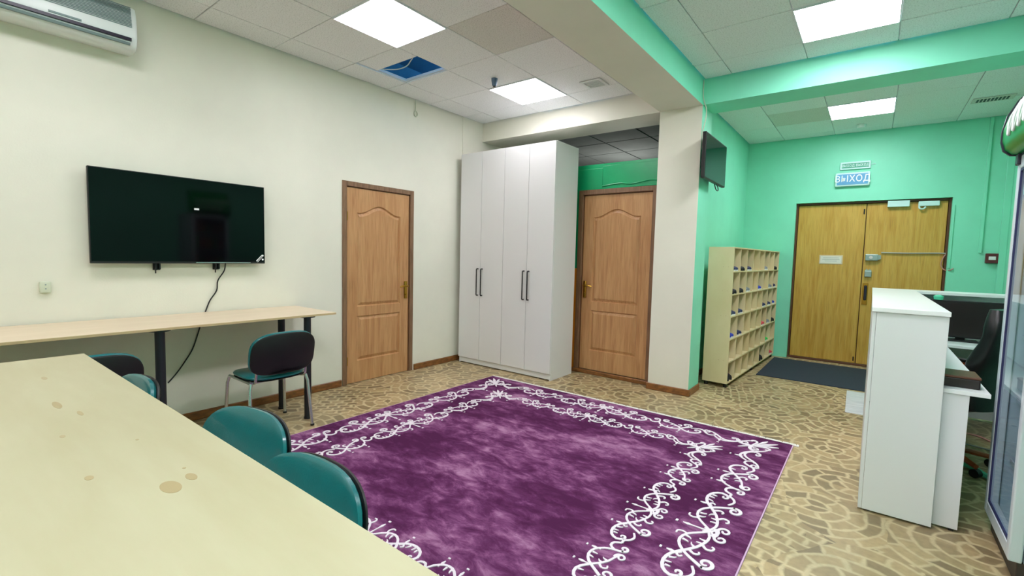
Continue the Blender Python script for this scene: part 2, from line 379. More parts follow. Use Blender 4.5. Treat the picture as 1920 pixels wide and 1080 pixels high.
b = B(); b.box(XW-0.1, 3.335, YE, YE+0.2, 0, TOP); b.box(4.971, XR+0.15, YE, YE+0.2, 0, TOP); b.box(3.335, 4.971, YE, YE+0.2, 2.222, TOP)
struct(b.build('wall_far', 'mint_paint'))
struct(B().box(XW-0.1, XW, 5.1, YE, 0, TOP).build('wall_entry', 'mint_paint'))
struct(B().box(-0.15, XW-0.1, YE, YE+0.2, 0, TOP).build('wall_storeroom', 'alcove_grey'))

def two_tone(name, x0, x1, y0, y1, z0, z1):
    o = B().box(x0, x1, y0, y1, z0, z1).build(name, ['cream_paint', 'mint_paint'])
    for p in o.data.polygons:
        if p.normal.x > 0.5 or p.normal.y > 0.5: p.material_index = 1
    return struct(o)
two_tone('trim_1', C1, C2, YB, YF, HB, TOP)      # ceiling beam between the two halves
two_tone('wall_column', C1, C2, YF, 5.1, 0, TOP)
struct(B().box(0, C1, YF, 5.2, HB, TOP).build('trim_2', 'cream_paint'))    # bulkhead over the alcove
struct(B().box(C2, XR, YF, 5.1, HB, TOP).build('trim_3', 'mint_paint'))   # green beam
# alcove partition with the second door, painted green over orange; open above
b = B(); b.mi = 0; b.box(0, 1.48, 4.9, 4.98, 1.25, 2.30); b.box(0, C1, 4.9, 4.98, 2.30, 2.46); b.box(1.48, C1, 4.9, 4.98, 2.14, 2.30); b.box(2.355, C1, 4.9, 4.98, 1.25, 2.14)
b.mi = 1; b.box(0, 1.48, 4.9, 4.98, 0, 1.25); b.box(2.355, C1, 4.9, 4.98, 0, 1.25)
struct(b.build('wall_alcove', ['green_gloss', 'orange_paint']))
o = B().box(0, XW-0.1, 5.2, YE, 2.95, 2.97).build('ceiling_storeroom', 'alcove_grey'); struct(o)
for i in range(4):
    for j in range(4):
        q = B().box(0.02+i*0.63, 0.63+i*0.63, 5.22+j*0.63, 5.83+j*0.63, 2.938, 2.949, 0.003).build('ceiling_tile', 'alcove_grey', o)
la = bpy.data.lights.new('storeroom_fill', 'AREA'); la.energy = 9; la.size = 0.6; la.color = (1, 0.98, 0.9)
lo = bpy.data.objects.new('storeroom_fill', la); COL.objects.link(lo); lo.location = (1.2, 6.7, 2.2)   # added fill light, no real lamp: lifts the dark above the partition
lo.rotation_euler = (math.pi, 0, 0)
# raised sheets over the alcove door
po = thing('transom_panel', 'glossy green panels filling the gap above the alcove door', 'panel', (0, 4.9, 2.17))
for x0, x1, y in ((1.40, 1.735, -0.012), (1.74, 2.40, -0.022)):
    B().box(x0, x1, y, 0.0, 0.0, 0.24 if x0 < 1.7 else 0.26, 0.004, 2).build('sheet', 'green_gloss', po)
B().tube([(1.74, -0.028, 0.03), (1.95, -0.03, 0.05), (2.1, -0.028, 0.035), (2.3, -0.03, 0.06), (2.40, -0.028, 0.045)], 0.006, smooth=5).build('crumpled_edge', 'green_gloss', po, True)

# baseboards
def base(name, x0, x1, y0, y1, h=0.07):
    struct(B().box(x0, x1, y0, y1, 0, h, 0.006).build(name, 'wood_trim'))
base('baseboard_left', 0, 0.018, YB, 2.65); base('baseboard_left', 0, 0.018, 3.60, 4.9)
base('baseboard_column', C1-0.016, C2+0.016, YF-0.016, YF); base('baseboard_column', C2, C2+0.016, YF, 5.1); base('baseboard_column', C1-0.016, C1, YF, 4.88)
base('baseboard_alcove', 1.42, C1-0.016, 4.865, 4.9, 0.045)
base('baseboard_entry', XW, XW+0.016, 5.1, YE)

# ceiling tiles, cut around the lamps and the open hatch
LAMPS = [(0.93, 1.99), (0.93, 3.79), (0.93, 0.19), (0.93, -1.61), (3.70, 3.78), (3.74, 6.31), (3.70, 1.98), (3.70, 0.18), (3.70, -1.62)]
def cuts(a0, a1, g, s=0.6):
    k = math.ceil((a0-g)/s+1e-6); v = [a0]
    while g+k*s < a1-1e-6:
        if g+k*s - v[-1] > 0.02: v.append(g+k*s)
        k += 1
    v.append(a1); return v
slab = bpy.data.objects['ceiling']
tile_mesh = {}
def tile(x0, x1, y0, y1, aged=False, z=H):
    key = (round(x1-x0, 3), round(y1-y0, 3), aged)
    if key not in tile_mesh:
        b = B(); b.box(-(x1-x0)/2+0.003, (x1-x0)/2-0.003, -(y1-y0)/2+0.003, (y1-y0)/2-0.003, 0, 0.014, 0.0025)
        o = b.build('ceiling_tile', 'ceiling_tile_aged' if aged else 'ceiling_tile', slab); tile_mesh[key] = o
    else:
        o = tile_mesh[key].copy(); COL.objects.link(o)
    o.location = ((x0+x1)/2, (y0+y1)/2, z+random.uniform(0, 0.0025))
def is_lamp(xc, yc):
    return any(lx < xc < lx+0.6 and ly < yc < ly+0.6 for lx, ly in LAMPS)
def ceil_region(x0, x1, y0, y1, gx, gy):
    xs, ys = cuts(x0, x1, gx), cuts(y0, y1, gy)
    for xa, xb in zip(xs, xs[1:]):
        for ya, yb in zip(ys, ys[1:]):
            xc, yc = (xa+xb)/2, (ya+yb)/2
            if is_lamp(xc, yc): continue
            if abs(xc-0.63) < 0.1 and abs(yc-2.89) < 0.1:
                tile(0.37, xb, ya, 2.815); continue      # hatch: only a narrow tile left, slid aside
            tile(xa, xb, ya, yb, aged=(abs(xc-1.83) < 0.1 and abs(yc-2.89) < 0.1) or random.random() < 0.06)
ceil_region(0.012, C1-0.004, YB+0.01, YF-0.012, 0.33, 2.59)
ceil_region(C2+0.012, XR-0.01, YB+0.01, YF-0.012, 3.10, 3.78)
ceil_region(XW+0.012, XR-0.01, 5.11, YE-0.012, 3.14, 5.71)
# grid bars carrying the tiles
b = B()
for x in (0.33, 0.93, 1.53, 2.13): b.box(x-0.012, x+0.012, YB, YF, H+0.016, H+0.04)
for x in (3.10, 3.70, 4.30, 4.90): b.box(x-0.012, x+0.012, YB, YF, H+0.016, H+0.04); b.box(x+0.028, x+0.052, 5.1, YE, H+0.016, H+0.04)
for k in range(-8, 4):
    y = 2.59+0.6*k; b.box(0, C1, y-0.012, y+0.012, H+0.017, H+0.039)
    if y+1.19-0.6*2 < YF: b.box(C2, XR, 3.78+0.6*(k-2)-0.012, 3.78+0.6*(k-2)+0.012, H+0.017, H+0.039)
for y in (5.71, 6.31, 6.91, 7.51): b.box(XW, XR, y-0.012, y+0.012, H+0.017, H+0.039)
b.build('grid_bars', 'lamp_frame', slab)['kind'] = 'stuff'

lamp_labels = ['large square ceiling light nearest the air conditioner, beside the open hatch', 'square ceiling light in front of the cream bulkhead over the wardrobe', None, None,
               'square ceiling light in the green half, in front of the green beam', 'square ceiling light in the entrance bay behind the green beam', None, None, None]
def make_lamp(dm='diffuser'):
    t = thing('ceiling_light', 'x', 'ceiling light', (0, 0, H-0.006), 0, 'recessed square LED ceiling lights')
    b = B()
    for a in ((0, .6, 0, .008), (0, .6, .592, .6), (0, .008, .008, .592), (.592, .6, .008, .592)): b.box(a[0], a[1], a[2], a[3], -0.002, 0.02)
    b.build('frame', 'lamp_frame', t)
    B().box(0.008, 0.592, 0.008, 0.592, 0.0, 0.012).build('diffuser', dm, t)
    return t
lamp0 = make_lamp(); lamp1 = make_lamp('diffuser_bright')
for i, (x, y) in enumerate(LAMPS):
    if i == 0: lamp0.location = (x, y, H-0.006); o = lamp0
    elif i == 4: lamp1.location = (x, y, H-0.006); o = lamp1
    else: o = dup(lamp0 if x < 2 else lamp1, (x, y, H-0.006))
    o['label'] = lamp_labels[i] or ('square ceiling light behind the viewpoint, %s' % ['', '', 'cream half, nearer', 'cream half, farther back', '', '', 'green half, nearest', 'green half, middle', 'green half, farthest back'][i])

# ------------------------------------------------------------------ panelled doors
def offset_poly(P, d):
    n = len(P); out = []
    for i in range(n):
        a, p, c = P[i-1], P[i], P[(i+1) % n]
        e1 = Vector((p[0]-a[0], p[1]-a[1])).normalized(); e2 = Vector((c[0]-p[0], c[1]-p[1])).normalized()
        n1 = Vector((-e1.y, e1.x)); n2 = Vector((-e2.y, e2.x)); k = (n1+n2)
        k = k / max(0.3, (1+n1.dot(n2)))
        out.append((p[0]+k.x*d, p[1]+k.y*d))
    return out
def panel_door(parent, w, h, flip=False, name='leaf'):
    """front face at y=0 looking to -y, thickness 0.04; x 0..w, z 0..h"""
    bm = bmesh.new()
    m0 = 0.125*w/0.84*1.0
    def rect(z0, z1, arch=0.0):
        P = [(m0, z0), (w-m0, z0)]
        if arch:
            for i in range(0, 25):
                t = i/24; x = (w-m0) + (2*m0-w)*t
                u = abs(2*t-1); z = z1 + arch*(0.5+0.5*math.cos(math.pi*min(1, u*1.12)))
                P.append((x, z))
        else: P += [(w-m0, z1), (m0, z1)]
        return P
    k = h/2.05
    holes = [rect(0.81*k, 1.80*k, 0.085), rect(0.23*k, 0.71*k)]
    outer = [(0, 0), (w, 0), (w, h), (0, h)]
    loops = [[Vector((x, 0, z)) for x, z in outer]] + [[Vector((x, 0, z)) for x, z in P] for P in holes]
    tris = tessellate_polygon([[Vector((v.x, v.z, 0)) for v in L] for L in loops])
    vs = [bm.verts.new(v) for L in loops for v in L]
    for t in tris:
        try: bm.faces.new([vs[i] for i in t])
        except ValueError: pass
    # frame sides + back
    bk = [bm.verts.new((x, 0.04, z)) for x, z in outer]
    for i in range(4): bm.faces.new((vs[i], vs[(i+1) % 4], bk[(i+1) % 4], bk[i]))
    bm.faces.new(bk[::-1])
    base_i = 4
    for P in holes:
        ring = vs[base_i:base_i+len(P)]; base_i += len(P); cur = P
        for d, y in ((0.009, 0.014), (0.016, 0.014), (0.042, 0.0)):
            Q = offset_poly(P, d); nr = [bm.verts.new((x, y, z)) for x, z in Q]
            for i in range(len(P)): bm.faces.new((ring[i], ring[(i+1) % len(P)], nr[(i+1) % len(P)], nr[i]))
            ring = nr
        bm.faces.new(ring)
    bmesh.ops.recalc_face_normals(bm, faces=bm.faces)
    me = bpy.data.meshes.new(name); bm.to_mesh(me); bm.free(); me.materials.append(MATS['door_oak'])
    o = bpy.data.objects.new(name, me); COL.objects.link(o); o.parent = parent
    return o
def casing(parent, w, h, cw=0.055, d=0.02):
    for nm, a in (('jamb', (-cw, 0.0, 0, h+cw)), ('jamb', (w, w+cw, 0, h+cw)), ('lintel', (0, w, h, h+cw))):
        B().box(a[0], a[1], -d, 0.05, a[2], a[3], 0.004, 2).build(nm, 'casing_wood', parent)
    b = B(); b.box(-0.001, 0.01, 0.012, 0.05, 0, h); b.box(w-0.01, w+0.001, 0.012, 0.05, 0, h); b.box(0, w, 0.012, 0.05, h-0.01, h+0.001)
    b.build('rebate', 'dark_wood', parent)
def door_handle(parent, x, z, side):
    h = B(); h.box(x-0.02, x+0.02, -0.008, 0, z-0.10, z+0.10, 0.006, 2)
    h.cyl((x, -0.025, z+0.045), 0.011, 0.04, 'y'); h.tube([(x, -0.045, z+0.045), (x+side*0.05, -0.05, z+0.05), (x+side*0.11, -0.045, z+0.038)], 0.009, smooth=4)
    h.cyl((x, -0.012, z-0.05), 0.012, 0.014, 'y')
    return h.build('door_handle', 'brass', parent, True)
# door 1 in the left wall: local x runs along world +Y  (front looks to +X)
d1 = bpy.data.objects.new('door_1', None); COL.objects.link(d1); struct(d1); d1.location = (0, 2.71, 0); d1.rotation_euler = (0, 0, math.pi/2)
d1['label'] = 'light oak panelled door with arched upper panel in the cream left wall'
casing(d1, 0.82, 2.045, 0.05, 0.012)
o = panel_door(d1, 0.798, 2.03); o.location = (0.011, 0.006, 0.006)
door_handle(d1, 0.765, 0.96, -1)
b = B(); b.box(0.004, 0.014, -0.006, 0.004, 0.2, 0.29, 0.002); b.box(0.004, 0.014, -0.006, 0.004, 1.7, 1.79, 0.002); split_islands(b.build('hinge', 'brass', d1))
# door 2 in the alcove
d2 = bpy.data.objects.new('door_2', None); COL.objects.link(d2); struct(d2); d2.location = (1.495, 4.9, 0.045)
d2['label'] = 'light oak panelled door with arched upper panel beside the white column'
casing(d2, 0.845, 2.07, 0.055, 0.02)
o = panel_door(d2, 0.823, 2.055); o.location = (0.011, 0.01, 0.004)
door_handle(d2, 0.055, 0.96, 1)
# exit double door
d3 = bpy.data.objects.new('door_3', None); COL.objects.link(d3); struct(d3); d3.location = (3.335, 7.83, 0)
d3['label'] = 'golden oak double exit door set deep in the green far wall'
b = B(); b.box(0, 0.025, -0.01, 0.06, 0, 2.222, 0.003); b.box(1.611, 1.636, -0.01, 0.06, 0, 2.222, 0.003); b.box(0.025, 1.611, -0.01, 0.06, 2.195, 2.222, 0.003); b.build('frame', 'dark_wood', d3)
l1 = B().box(0.03, 0.803, 0, 0.045, 0.03, 2.19, 0.003).build('leaf', 'exit_oak', d3)
l2 = B().box(0.812, 1.606, 0, 0.045, 0.03, 2.19, 0.003).build('leaf', 'exit_oak', d3)
B().box(0.0, 1.636, -0.02, 0.06, 0, 0.028, 0.003).build('threshold', 'dark_wood', d3)
B().box(0.0, 1.636, 0.062, 0.075, 0, 2.222).build('backing', 'dark_wood', d3)  # unseen board added behind the leaves to block light through the seam
b = B(); b.box(0.775, 0.79, -0.012, 0, 2.05, 2.12, 0.003); b.box(0.775, 0.79, -0.012, 0, 0.06, 0.12, 0.003); split_islands(b.build('bolt', 'black_metal', l1))
# handle plate, lock
b = B(); b.box(0.825, 0.885, -0.012, 0, 0.84, 1.13, 0.004); b.build('escutcheon', 'brass', l2)
b = B(); b.box(0.842, 0.875, -0.045, -0.012, 0.90, 1.10, 0.012, 3); b.build('pull_handle', 'dark_navy_cap', l2)

def wall_item(name, label, cat, loc, group=None): return thing(name, label, cat, loc, 0, group)
t = wall_item('door_lock', 'grey box lock on the right exit door leaf, at the end of the cable', 'lock', (4.245, 7.83, 1.475))
B().box(-0.08, 0.055, -0.045, 0, -0.042, 0.042, 0.006, 2).build('case', 'grey_metal', t)
b = B(); b.cyl((-0.02, -0.05, 0), 0.02, 0.014, 'y'); b.build('cylinder', 'chrome', t, True)
B().prism([(0.055, -0.03), (0.085, -0.02), (0.085, 0.03), (0.055, 0.035)], -0.035, 0, 'xz').build('end_cap', 'grey_metal', t)
t = wall_item('door_latch', 'small grey latch below the box lock, above the door pull', 'latch', (4.205, 7.83, 1.255))
B().box(-0.035, 0.04, -0.035, 0, -0.04, 0.04, 0.005, 2).build('body', 'grey_metal', t)
B().prism([(-0.035, 0.04), (0.04, 0.04), (0.02, 0.065), (0.0, 0.05), (-0.015, 0.07)], -0.02, -0.005, 'xz').build('knob', 'grey_metal', t)
t = wall_item('door_closer', 'pale box of the door closer, left of the two above the right exit leaf', 'door closer', (4.465, 7.83, 2.165))
B().box(-0.11, 0.11, -0.055, 0, -0.035, 0.045, 0.006, 2).build('case', 'sign_frame', t)
t = wall_item('closer_arm_bracket', 'pale bracket with a hooked arm, right of the two above the right exit leaf', 'bracket', (4.76, 7.83, 2.15))
B().box(-0.1, 0.1, -0.045, 0, -0.02, 0.04, 0.006, 2).build('plate', 'sign_frame', t)
B().tube([(-0.09, -0.03, -0.015), (-0.085, -0.04, -0.05), (-0.05, -0.04, -0.055), (-0.03, -0.03, -0.03)], 0.01, smooth=3).build('arm', 'sign_frame', t, True)
tag(B().tube([(4.33, 7.815, 1.54), (4.6, 7.812, 1.537), (4.85, 7.815, 1.542), (4.955, 7.81, 1.54)], 0.008, smooth=4).build('lock_cable', 'cable_grey', None, True), 'thin grey cable running across the right exit leaf from the lock', 'cable')
tag(B().tube([(4.955, 7.815, 1.53), (4.93, 7.80, 1.47), (4.92, 7.80, 1.40), (4.95, 7.79, 1.34), (5.0, 7.75, 1.335), (5.03, 7.745, 1.36)], 0.006, smooth=5).build('wire_loop', 'cable_pink', None, True), 'loose wire looping off the right edge of the exit doorway', 'wire')
tag(B().box(4.975, 5.0, 7.745, YE, 1.36, 2.13, 0.003).build('cable_strip', 'mint_paint'), 'thin green painted cable strip beside the right edge of the exit doorway', 'cable strip')
t = wall_item('door_notice', 'small framed white notice on the left exit door leaf', 'notice', (3.784, 7.83, 1.435))
b = B(); b.box(-0.135, 0.135, -0.006, 0, -0.062, 0.062, 0.002); b.build('frame', 'paper_frame', t)
B().box(-0.12, 0.12, -0.008, -0.005, -0.048, 0.048).build('sheet', 'paper', t)
b = B()
for k, w in enumerate((0.09, 0.1, 0.07)): b.box(-w, w, -0.0088, -0.0078, 0.022-k*0.022, 0.026-k*0.022)
split_islands(b.build('text_line', 'ink_grey', t))

# text helper
def text_mesh(s, size, depth, matname, parent, loc, rot=(math.pi/2, 0, 0), sx=1.0):
    c = bpy.data.curves.new('lettering', 'FONT'); c.body = s; c.size = size; c.extrude = depth; c.align_x = 'CENTER'; c.align_y = 'CENTER'; c.resolution_u = 3; c.offset = size*0.008; c.space_character = 1.08
    o = bpy.data.objects.new('lettering', c); COL.objects.link(o)
    bpy.context.view_layer.update()
    me = bpy.data.meshes.new_from_object(o.evaluated_get(bpy.context.evaluated_depsgraph_get())); bpy.data.objects.remove(o)
    me.materials.clear(); me.materials.append(MATS[matname])
    q = bpy.data.objects.new('lettering', me); COL.objects.link(q); q.parent = parent; q.location = loc; q.rotation_euler = rot; q.scale = (sx, 1, 1)
    return q
t = wall_item('exit_sign', 'blue and white ВЫХОД exit sign above the double door', 'sign', (3.965, YE, 2.508))
B().box(-0.19, 0.19, -0.05, 0, -0.092, 0.092, 0.018, 3).build('housing', 'sign_frame', t, True)
B().box(-0.168, 0.168, -0.053, -0.045, -0.070, 0.070, 0.002).build('face', 'sign_blue', t)
text_mesh('ВЫХОД', 0.118, 0.002, 'sign_white', t, (0.0, -0.055, 0.004), sx=0.84)
t = wall_item('small_exit_sign', 'smaller green and white sign directly above the blue exit sign', 'sign', (3.985, YE, 2.692))
B().box(-0.165, 0.165, -0.03, 0, -0.05, 0.05, 0.006, 2).build('housing', 'sign_frame', t)
B().box(-0.148, 0.148, -0.032, -0.028, -0.032, 0.03, 0.001).build('face', 'sign_green', t)
text_mesh('ВЫХОД ВЫХОД', 0.044, 0.001, 'sign_frame', t, (0.0, -0.0335, -0.001), sx=0.82)
B().tube([(0.165, -0.01, 0.0), (0.215, -0.006, 0.004)], 0.004).build('cable', 'sign_frame', t)
b = B(); b.box(5.232, 5.262, 7.735, YE, 1.55, H, 0.003); tag(b.build('cable_duct', 'mint_paint'), 'green painted vertical cable duct on the far wall, above the alarm call point', 'cable duct')
b = B(); b.box(5.40, XR, 7.70, YE, 0, H, 0.003); tag(b.build('pipe_boxing', 'mint_paint'), 'green boxed corner strip at the right end of the far wall', 'boxing')
t = wall_item('alarm_call_point', 'dark red fire alarm call point on the far green wall', 'alarm', (5.35, YE, 1.49))
B().box(-0.055, 0.055, -0.05, 0, -0.06, 0.055, 0.006, 2).build('case', 'callpoint_red', t)
B().box(-0.03, 0.03, -0.053, -0.048, -0.02, 0.02, 0.002).build('window', 'indicator_white', t)

# ------------------------------------------------------------------ rug
RX0, RX1, RY0, RY1 = 0.90, 3.855, 0.80, 4.0
rug = thing('rug', 'large purple rug with two white scrollwork borders', 'rug', (0, 0, 0))
B().box(RX0, RX1, RY0, RY1, 0.0, 0.011, 0.004, 2).build('pile', 'purple_pile', rug)
b = B()
for y0, y1 in ((RY1, RY1+0.042), (RY0-0.042, RY0)):
    x = RX0-0.012
    while x < RX1+0.03:
        w = random.uniform(0.010, 0.016); e = random.uniform(-0.006, 0.006)
        b.prism([(x, y0), (x+w, y0), (x+w+e, y1+random.uniform(-0.004, 0.004)), (x+e, y1+random.uniform(-0.004, 0.004))], 0.001, 0.007); x += w*0.93
b.build('fringe', 'fringe_white', rug)['kind'] = 'stuff'
b = B(); b.box(RX0-0.008, RX0, RY0, RY1, 0, 0.008); b.box(RX1, RX1+0.007, RY0, RY1, 0, 0.008); split_islands(b.build('side_binding', 'binding', rug))

def spiral(cx, cy, r, a0, turns, n=16, shrink=0.25):
    return [(cx+math.cos(a0+turns*6.283*i/n)*r*(1-(1-shrink)*i/n), cy+math.sin(a0+turns*6.283*i/n)*r*(1-(1-shrink)*i/n)) for i in range(n+1)]
def cell_strokes():
    """strokes of one half of the border in local (s along, t from the outer edge inward), unit scale = outer band; list of (points, widths)"""
    st = []
    # centre cluster
    st.append(([(0, .095), (0, .15), (0, .19)], [.010, .006, .006])); st.append(([(0, .175), (0, .20), (0, .225)], [.004, .013, .004])); st.append(([(0, .25), (0, .262)], [.012, .012]))
    st.append(([(-.035, .075)] + [(0.0, .055)] + spiral(.037, .03, .032, 2.3, -1.15), [.011, .009, .008]))
    st.append(([(-.02, .12), (.0, .10), (.05, .078), (.10, .082), (.16, .105), (.215, .145), (.27, .185), (.33, .198), (.385, .18), (.41, .14), (.395, .105)] + spiral(.375, .118, .02, -.7, -.8, 8), [.008, .011, .012, .009, .006]))
    st.append(([(-.04, .06), (.0, .085), (.04, .13), (.085, .175), (.14, .192), (.19, .175), (.235, .13), (.265, .08), (.285, .045)] + spiral(.252, .036, .036, .3, -1.2), [.008, .011, .013, .010, .006]))
    st.append(([(.085, .175), (.075, .20), (.085, .222), (.105, .222)], [.008, .007, .006]))
    # thorns inside the lens
    for s, t, ds, dt in ((.10, .175, .012, -.03), (.135, .18, .008, -.032), (.09, .085, -.004, .03), (.12, .092, .0, .028), (.165, .115, -.02, .022), (.30, .185, -.012, -.03), (.335, .19, -.004, -.03), (.36, .18, .0, -.026)):
        st.append(([(s, t), (s+ds*.6, t+dt*.7), (s+ds*1.4, t+dt)], [.010, .006, .002]))
    st.append(([(.13, .085), (.15, .065), (.145, .04), (.125, .035), (.118, .048)], [.010, .008, .006]))
    st.append(([(.20, .125), (.215, .10), (.205, .08), (.19, .085)], [.010, .008, .006]))
    st.append(([(.235, .15), (.255, .165), (.27, .15), (.258, .138)], [.010, .008, .006]))
    def spike(s):
        st.append(([(s, .16), (s, .175)], [.006, .006])); st.append(([(s, .175), (s, .195), (s, .215)], [.004, .012, .004])); st.append(([(s, .238), (s, .248)], [.011, .011]))
    spike(.25)
    # S link between clusters
    st.append(([(.43, .095), (.45, .13), (.485, .135), (.51, .10), (.50, .06)] + spiral(.475, .06, .025, .0, -1.0, 10), [.010, .012, .010, .006]))
    st.append(([(.30, .08), (.34, .06), (.375, .07), (.40, .095), (.43, .095)], [.008, .010, .010]))
    # second lens
    st.append(([(.51, .10), (.53, .15), (.575, .19), (.63, .195), (.68, .165), (.72, .11), (.75, .065)] + spiral(.72, .045, .036, .6, -1.15), [.009, .012, .012, .009, .006]))
    st.append(([(.53, .05), (.57, .07), (.62, .085), (.67, .12), (.72, .165), (.77, .19), (.82, .175), (.845, .13), (.83, .10)] + spiral(.812, .115, .02, -.7, -.8, 8), [.008, .011, .012, .009, .006]))
    st.append((spiral(.555, .045, .032, 1.2, 1.1)[::-1], [.006, .010]))
    spike(.555); spike(.70)
    for s, t, ds, dt in ((.60, .185, .0, -.03), (.635, .188, .006, -.03), (.62, .09, -.01, .03), (.65, .105, -.012, .026), (.765, .18, -.004, -.03)):
        st.append(([(s, t), (s+ds*.6, t+dt*.7), (s+ds*1.4, t+dt)], [.010, .006, .002]))
    st.append(([(.66, .115), (.685, .09), (.675, .065), (.655, .07)], [.010, .008, .006]))
    # third link and lens toward the corner
    st.append(([(.76, .085), (.81, .055), (.85, .065), (.875, .10), (.905, .13), (.94, .12), (.95, .09), (.93, .075)], [.008, .011, .011, .008, .006]))
    st.append(([(.88, .04), (.92, .055), (.96, .09), (1.0, .14), (1.05, .16), (1.10, .14), (1.12, .10), (1.10, .07)] + spiral(1.08, .085, .02, -.5, -.9, 8), [.008, .012, .012, .008, .006]))
    st.append(([(.95, .13), (.99, .175), (1.04, .18), (1.09, .155), (1.14, .10), (1.18, .055), (1.22, .035)], [.008, .012, .012, .010, .006]))
    st.append((spiral(.885, .065, .028, 4.4, -1.1)[::-1], [.006, .010]))
    spike(1.0)
    return st
def ribbon(bm, pts, ws, z0, z1, f):
    P = catmull([Vector((p[0], p[1], 0)) for p in pts], 3 if len(pts) < 9 else 2)
    n = len(P); A = []
    for i, p in enumerate(P):
        d = (P[min(i+1, n-1)]-P[max(i-1, 0)]); d = d.normalized() if d.length > 1e-9 else Vector((1, 0, 0)); nn = Vector((-d.y, d.x, 0))
        u = i/(n-1)*(len(ws)-1); k = min(int(u), len(ws)-2); w = (ws[k]+(ws[k+1]-ws[k])*(u-k))*0.5*1.42
        a, c = f(p+nn*w), f(p-nn*w)
        A.append([bm.verts.new((a[0], a[1], z1)), bm.verts.new((c[0], c[1], z1)), bm.verts.new((c[0], c[1], z0)), bm.verts.new((a[0], a[1], z0))])
    for q, r in zip(A, A[1:]):
        for j in range(4 if False else 3):
            jj = (0, 1), (1, 2), (3, 0)
            a, c = jj[j]; bm.faces.new((q[a], q[c], r[c], r[a]))
    bm.faces.new(A[0]); bm.faces.new(A[-1][::-1])
def border(inset, scale):
    b = B(); x0, x1, y0, y1 = RX0+inset, RX1-inset, RY0+inset, RY1-inset
    cx, cy = (x0+x1)/2, (y0+y1)/2
    st = cell_strokes()
    for side in range(4):
        half = (y1-y0)/2 if side % 2 == 0 else (x1-x0)/2
        k = half/1.36
        for sg in (-1, 1):
            def f(p, side=side, sg=sg, k=k):
                s, t = p.x*k*sg, p.y*scale
                return ((x1-t, cy+s), (cx+s, y1-t), (x0+t, cy+s), (cx+s, y0+t))[side]
            for qi, (pts, ws) in enumerate(st):
                if sg < 0 and qi < 3: continue
                ribbon(b.bm, pts, ws, 0.009, 0.0140+0.00012*(qi % 9)+(0.00005 if sg > 0 else 0), f)
    # corner palmettes
    for sx, sy in ((1, 1), (1, -1), (-1, 1), (-1, -1)):
        ox, oy = (x1 if sx > 0 else x0), (y1 if sy > 0 else y0)
        def f(p, ox=ox, oy=oy, sx=sx, sy=sy): return (ox-sx*p.x*scale, oy-sy*p.y*scale)
        leafs = [([(.14, .14), (.06, .06), (.0, .0)], [.006, .022, .003]), ([(.13, .12), (.09, .03), (.07, -.015)], [.006, .018, .003]), ([(.12, .13), (.03, .09), (-.015, .07)], [.006, .018, .003]),
                 ([(.15, .14), (.13, .06), (.15, .03), (.17, .04), (.165, .06)], [.010, .012, .006]), ([(.14, .15), (.06, .13), (.03, .15), (.04, .17), (.06, .165)], [.010, .012, .006]),
                 ([(.16, .16), (.20, .20), (.23, .23)], [.006, .012, .003]), (spiral(.20, .12, .035, 2.6, -1.2), [.012, .006]), (spiral(.12, .20, .035, -1.1, 1.2), [.012, .006]),
                 ([(.14, .14), (.19, .16), (.24, .14), (.27, .09)], [.010, .012, .006]), ([(.14, .14), (.16, .19), (.14, .24), (.09, .27)], [.010, .012, .006])]
        for qi, (pts, ws) in enumerate(leafs): ribbon(b.bm, pts, ws, 0.009, 0.0152+0.00012*qi, f)
    o = b.build('scroll_border', 'scroll_white', rug); o['kind'] = 'stuff'; return o
border(0.085, 1.0)['label'] = 'outer white scrollwork border'
border(0.40, 0.86)['label'] = 'inner white scrollwork border'

# ------------------------------------------------------------------ wardrobe
wd = thing('wardrobe', 'tall white four-door wardrobe with black bar handles against the left wall', 'wardrobe', (0.09, 4.27, 0))
WW, WD, WH = 1.40, 0.48, 2.63
B().box(WW-0.018, WW, 0.02, WD, 0.0, WH, 0.001).build('side_panel', 'white_laminate', wd); B().box(0, 0.018, 0.02, WD, 0.0, WH, 0.001).build('side_panel', 'white_laminate', wd)
B().box(0.018, WW-0.018, 0.02, WD, WH-0.018, WH).build('top_panel', 'white_laminate', wd); B().box(0.018, WW-0.018, WD-0.012, WD, 0.06, WH-0.018).build('back_panel', 'white_laminate', wd)
B().box(0.018, WW-0.018, 0.022, 0.04, 0.012, 0.075).build('plinth', 'white_laminate', wd)
for i in range(4):
    x0 = i*WW/4+0.002; x1 = (i+1)*WW/4-0.002
    dr = B().box(x0, x1, 0.0, 0.019, 0.078, WH-0.003, 0.0012).build('door', 'white_laminate', wd)
    hx = x1-0.032 if i % 2 == 0 else x0+0.032
    B().tube([(hx, 0.0, 0.885), (hx, -0.026, 0.885), (hx, -0.032, 0.892), (hx, -0.032, 1.203), (hx, -0.026, 1.21), (hx, 0.0, 1.21)], 0.007, n=8).build('handle', 'black_plastic', dr, True)

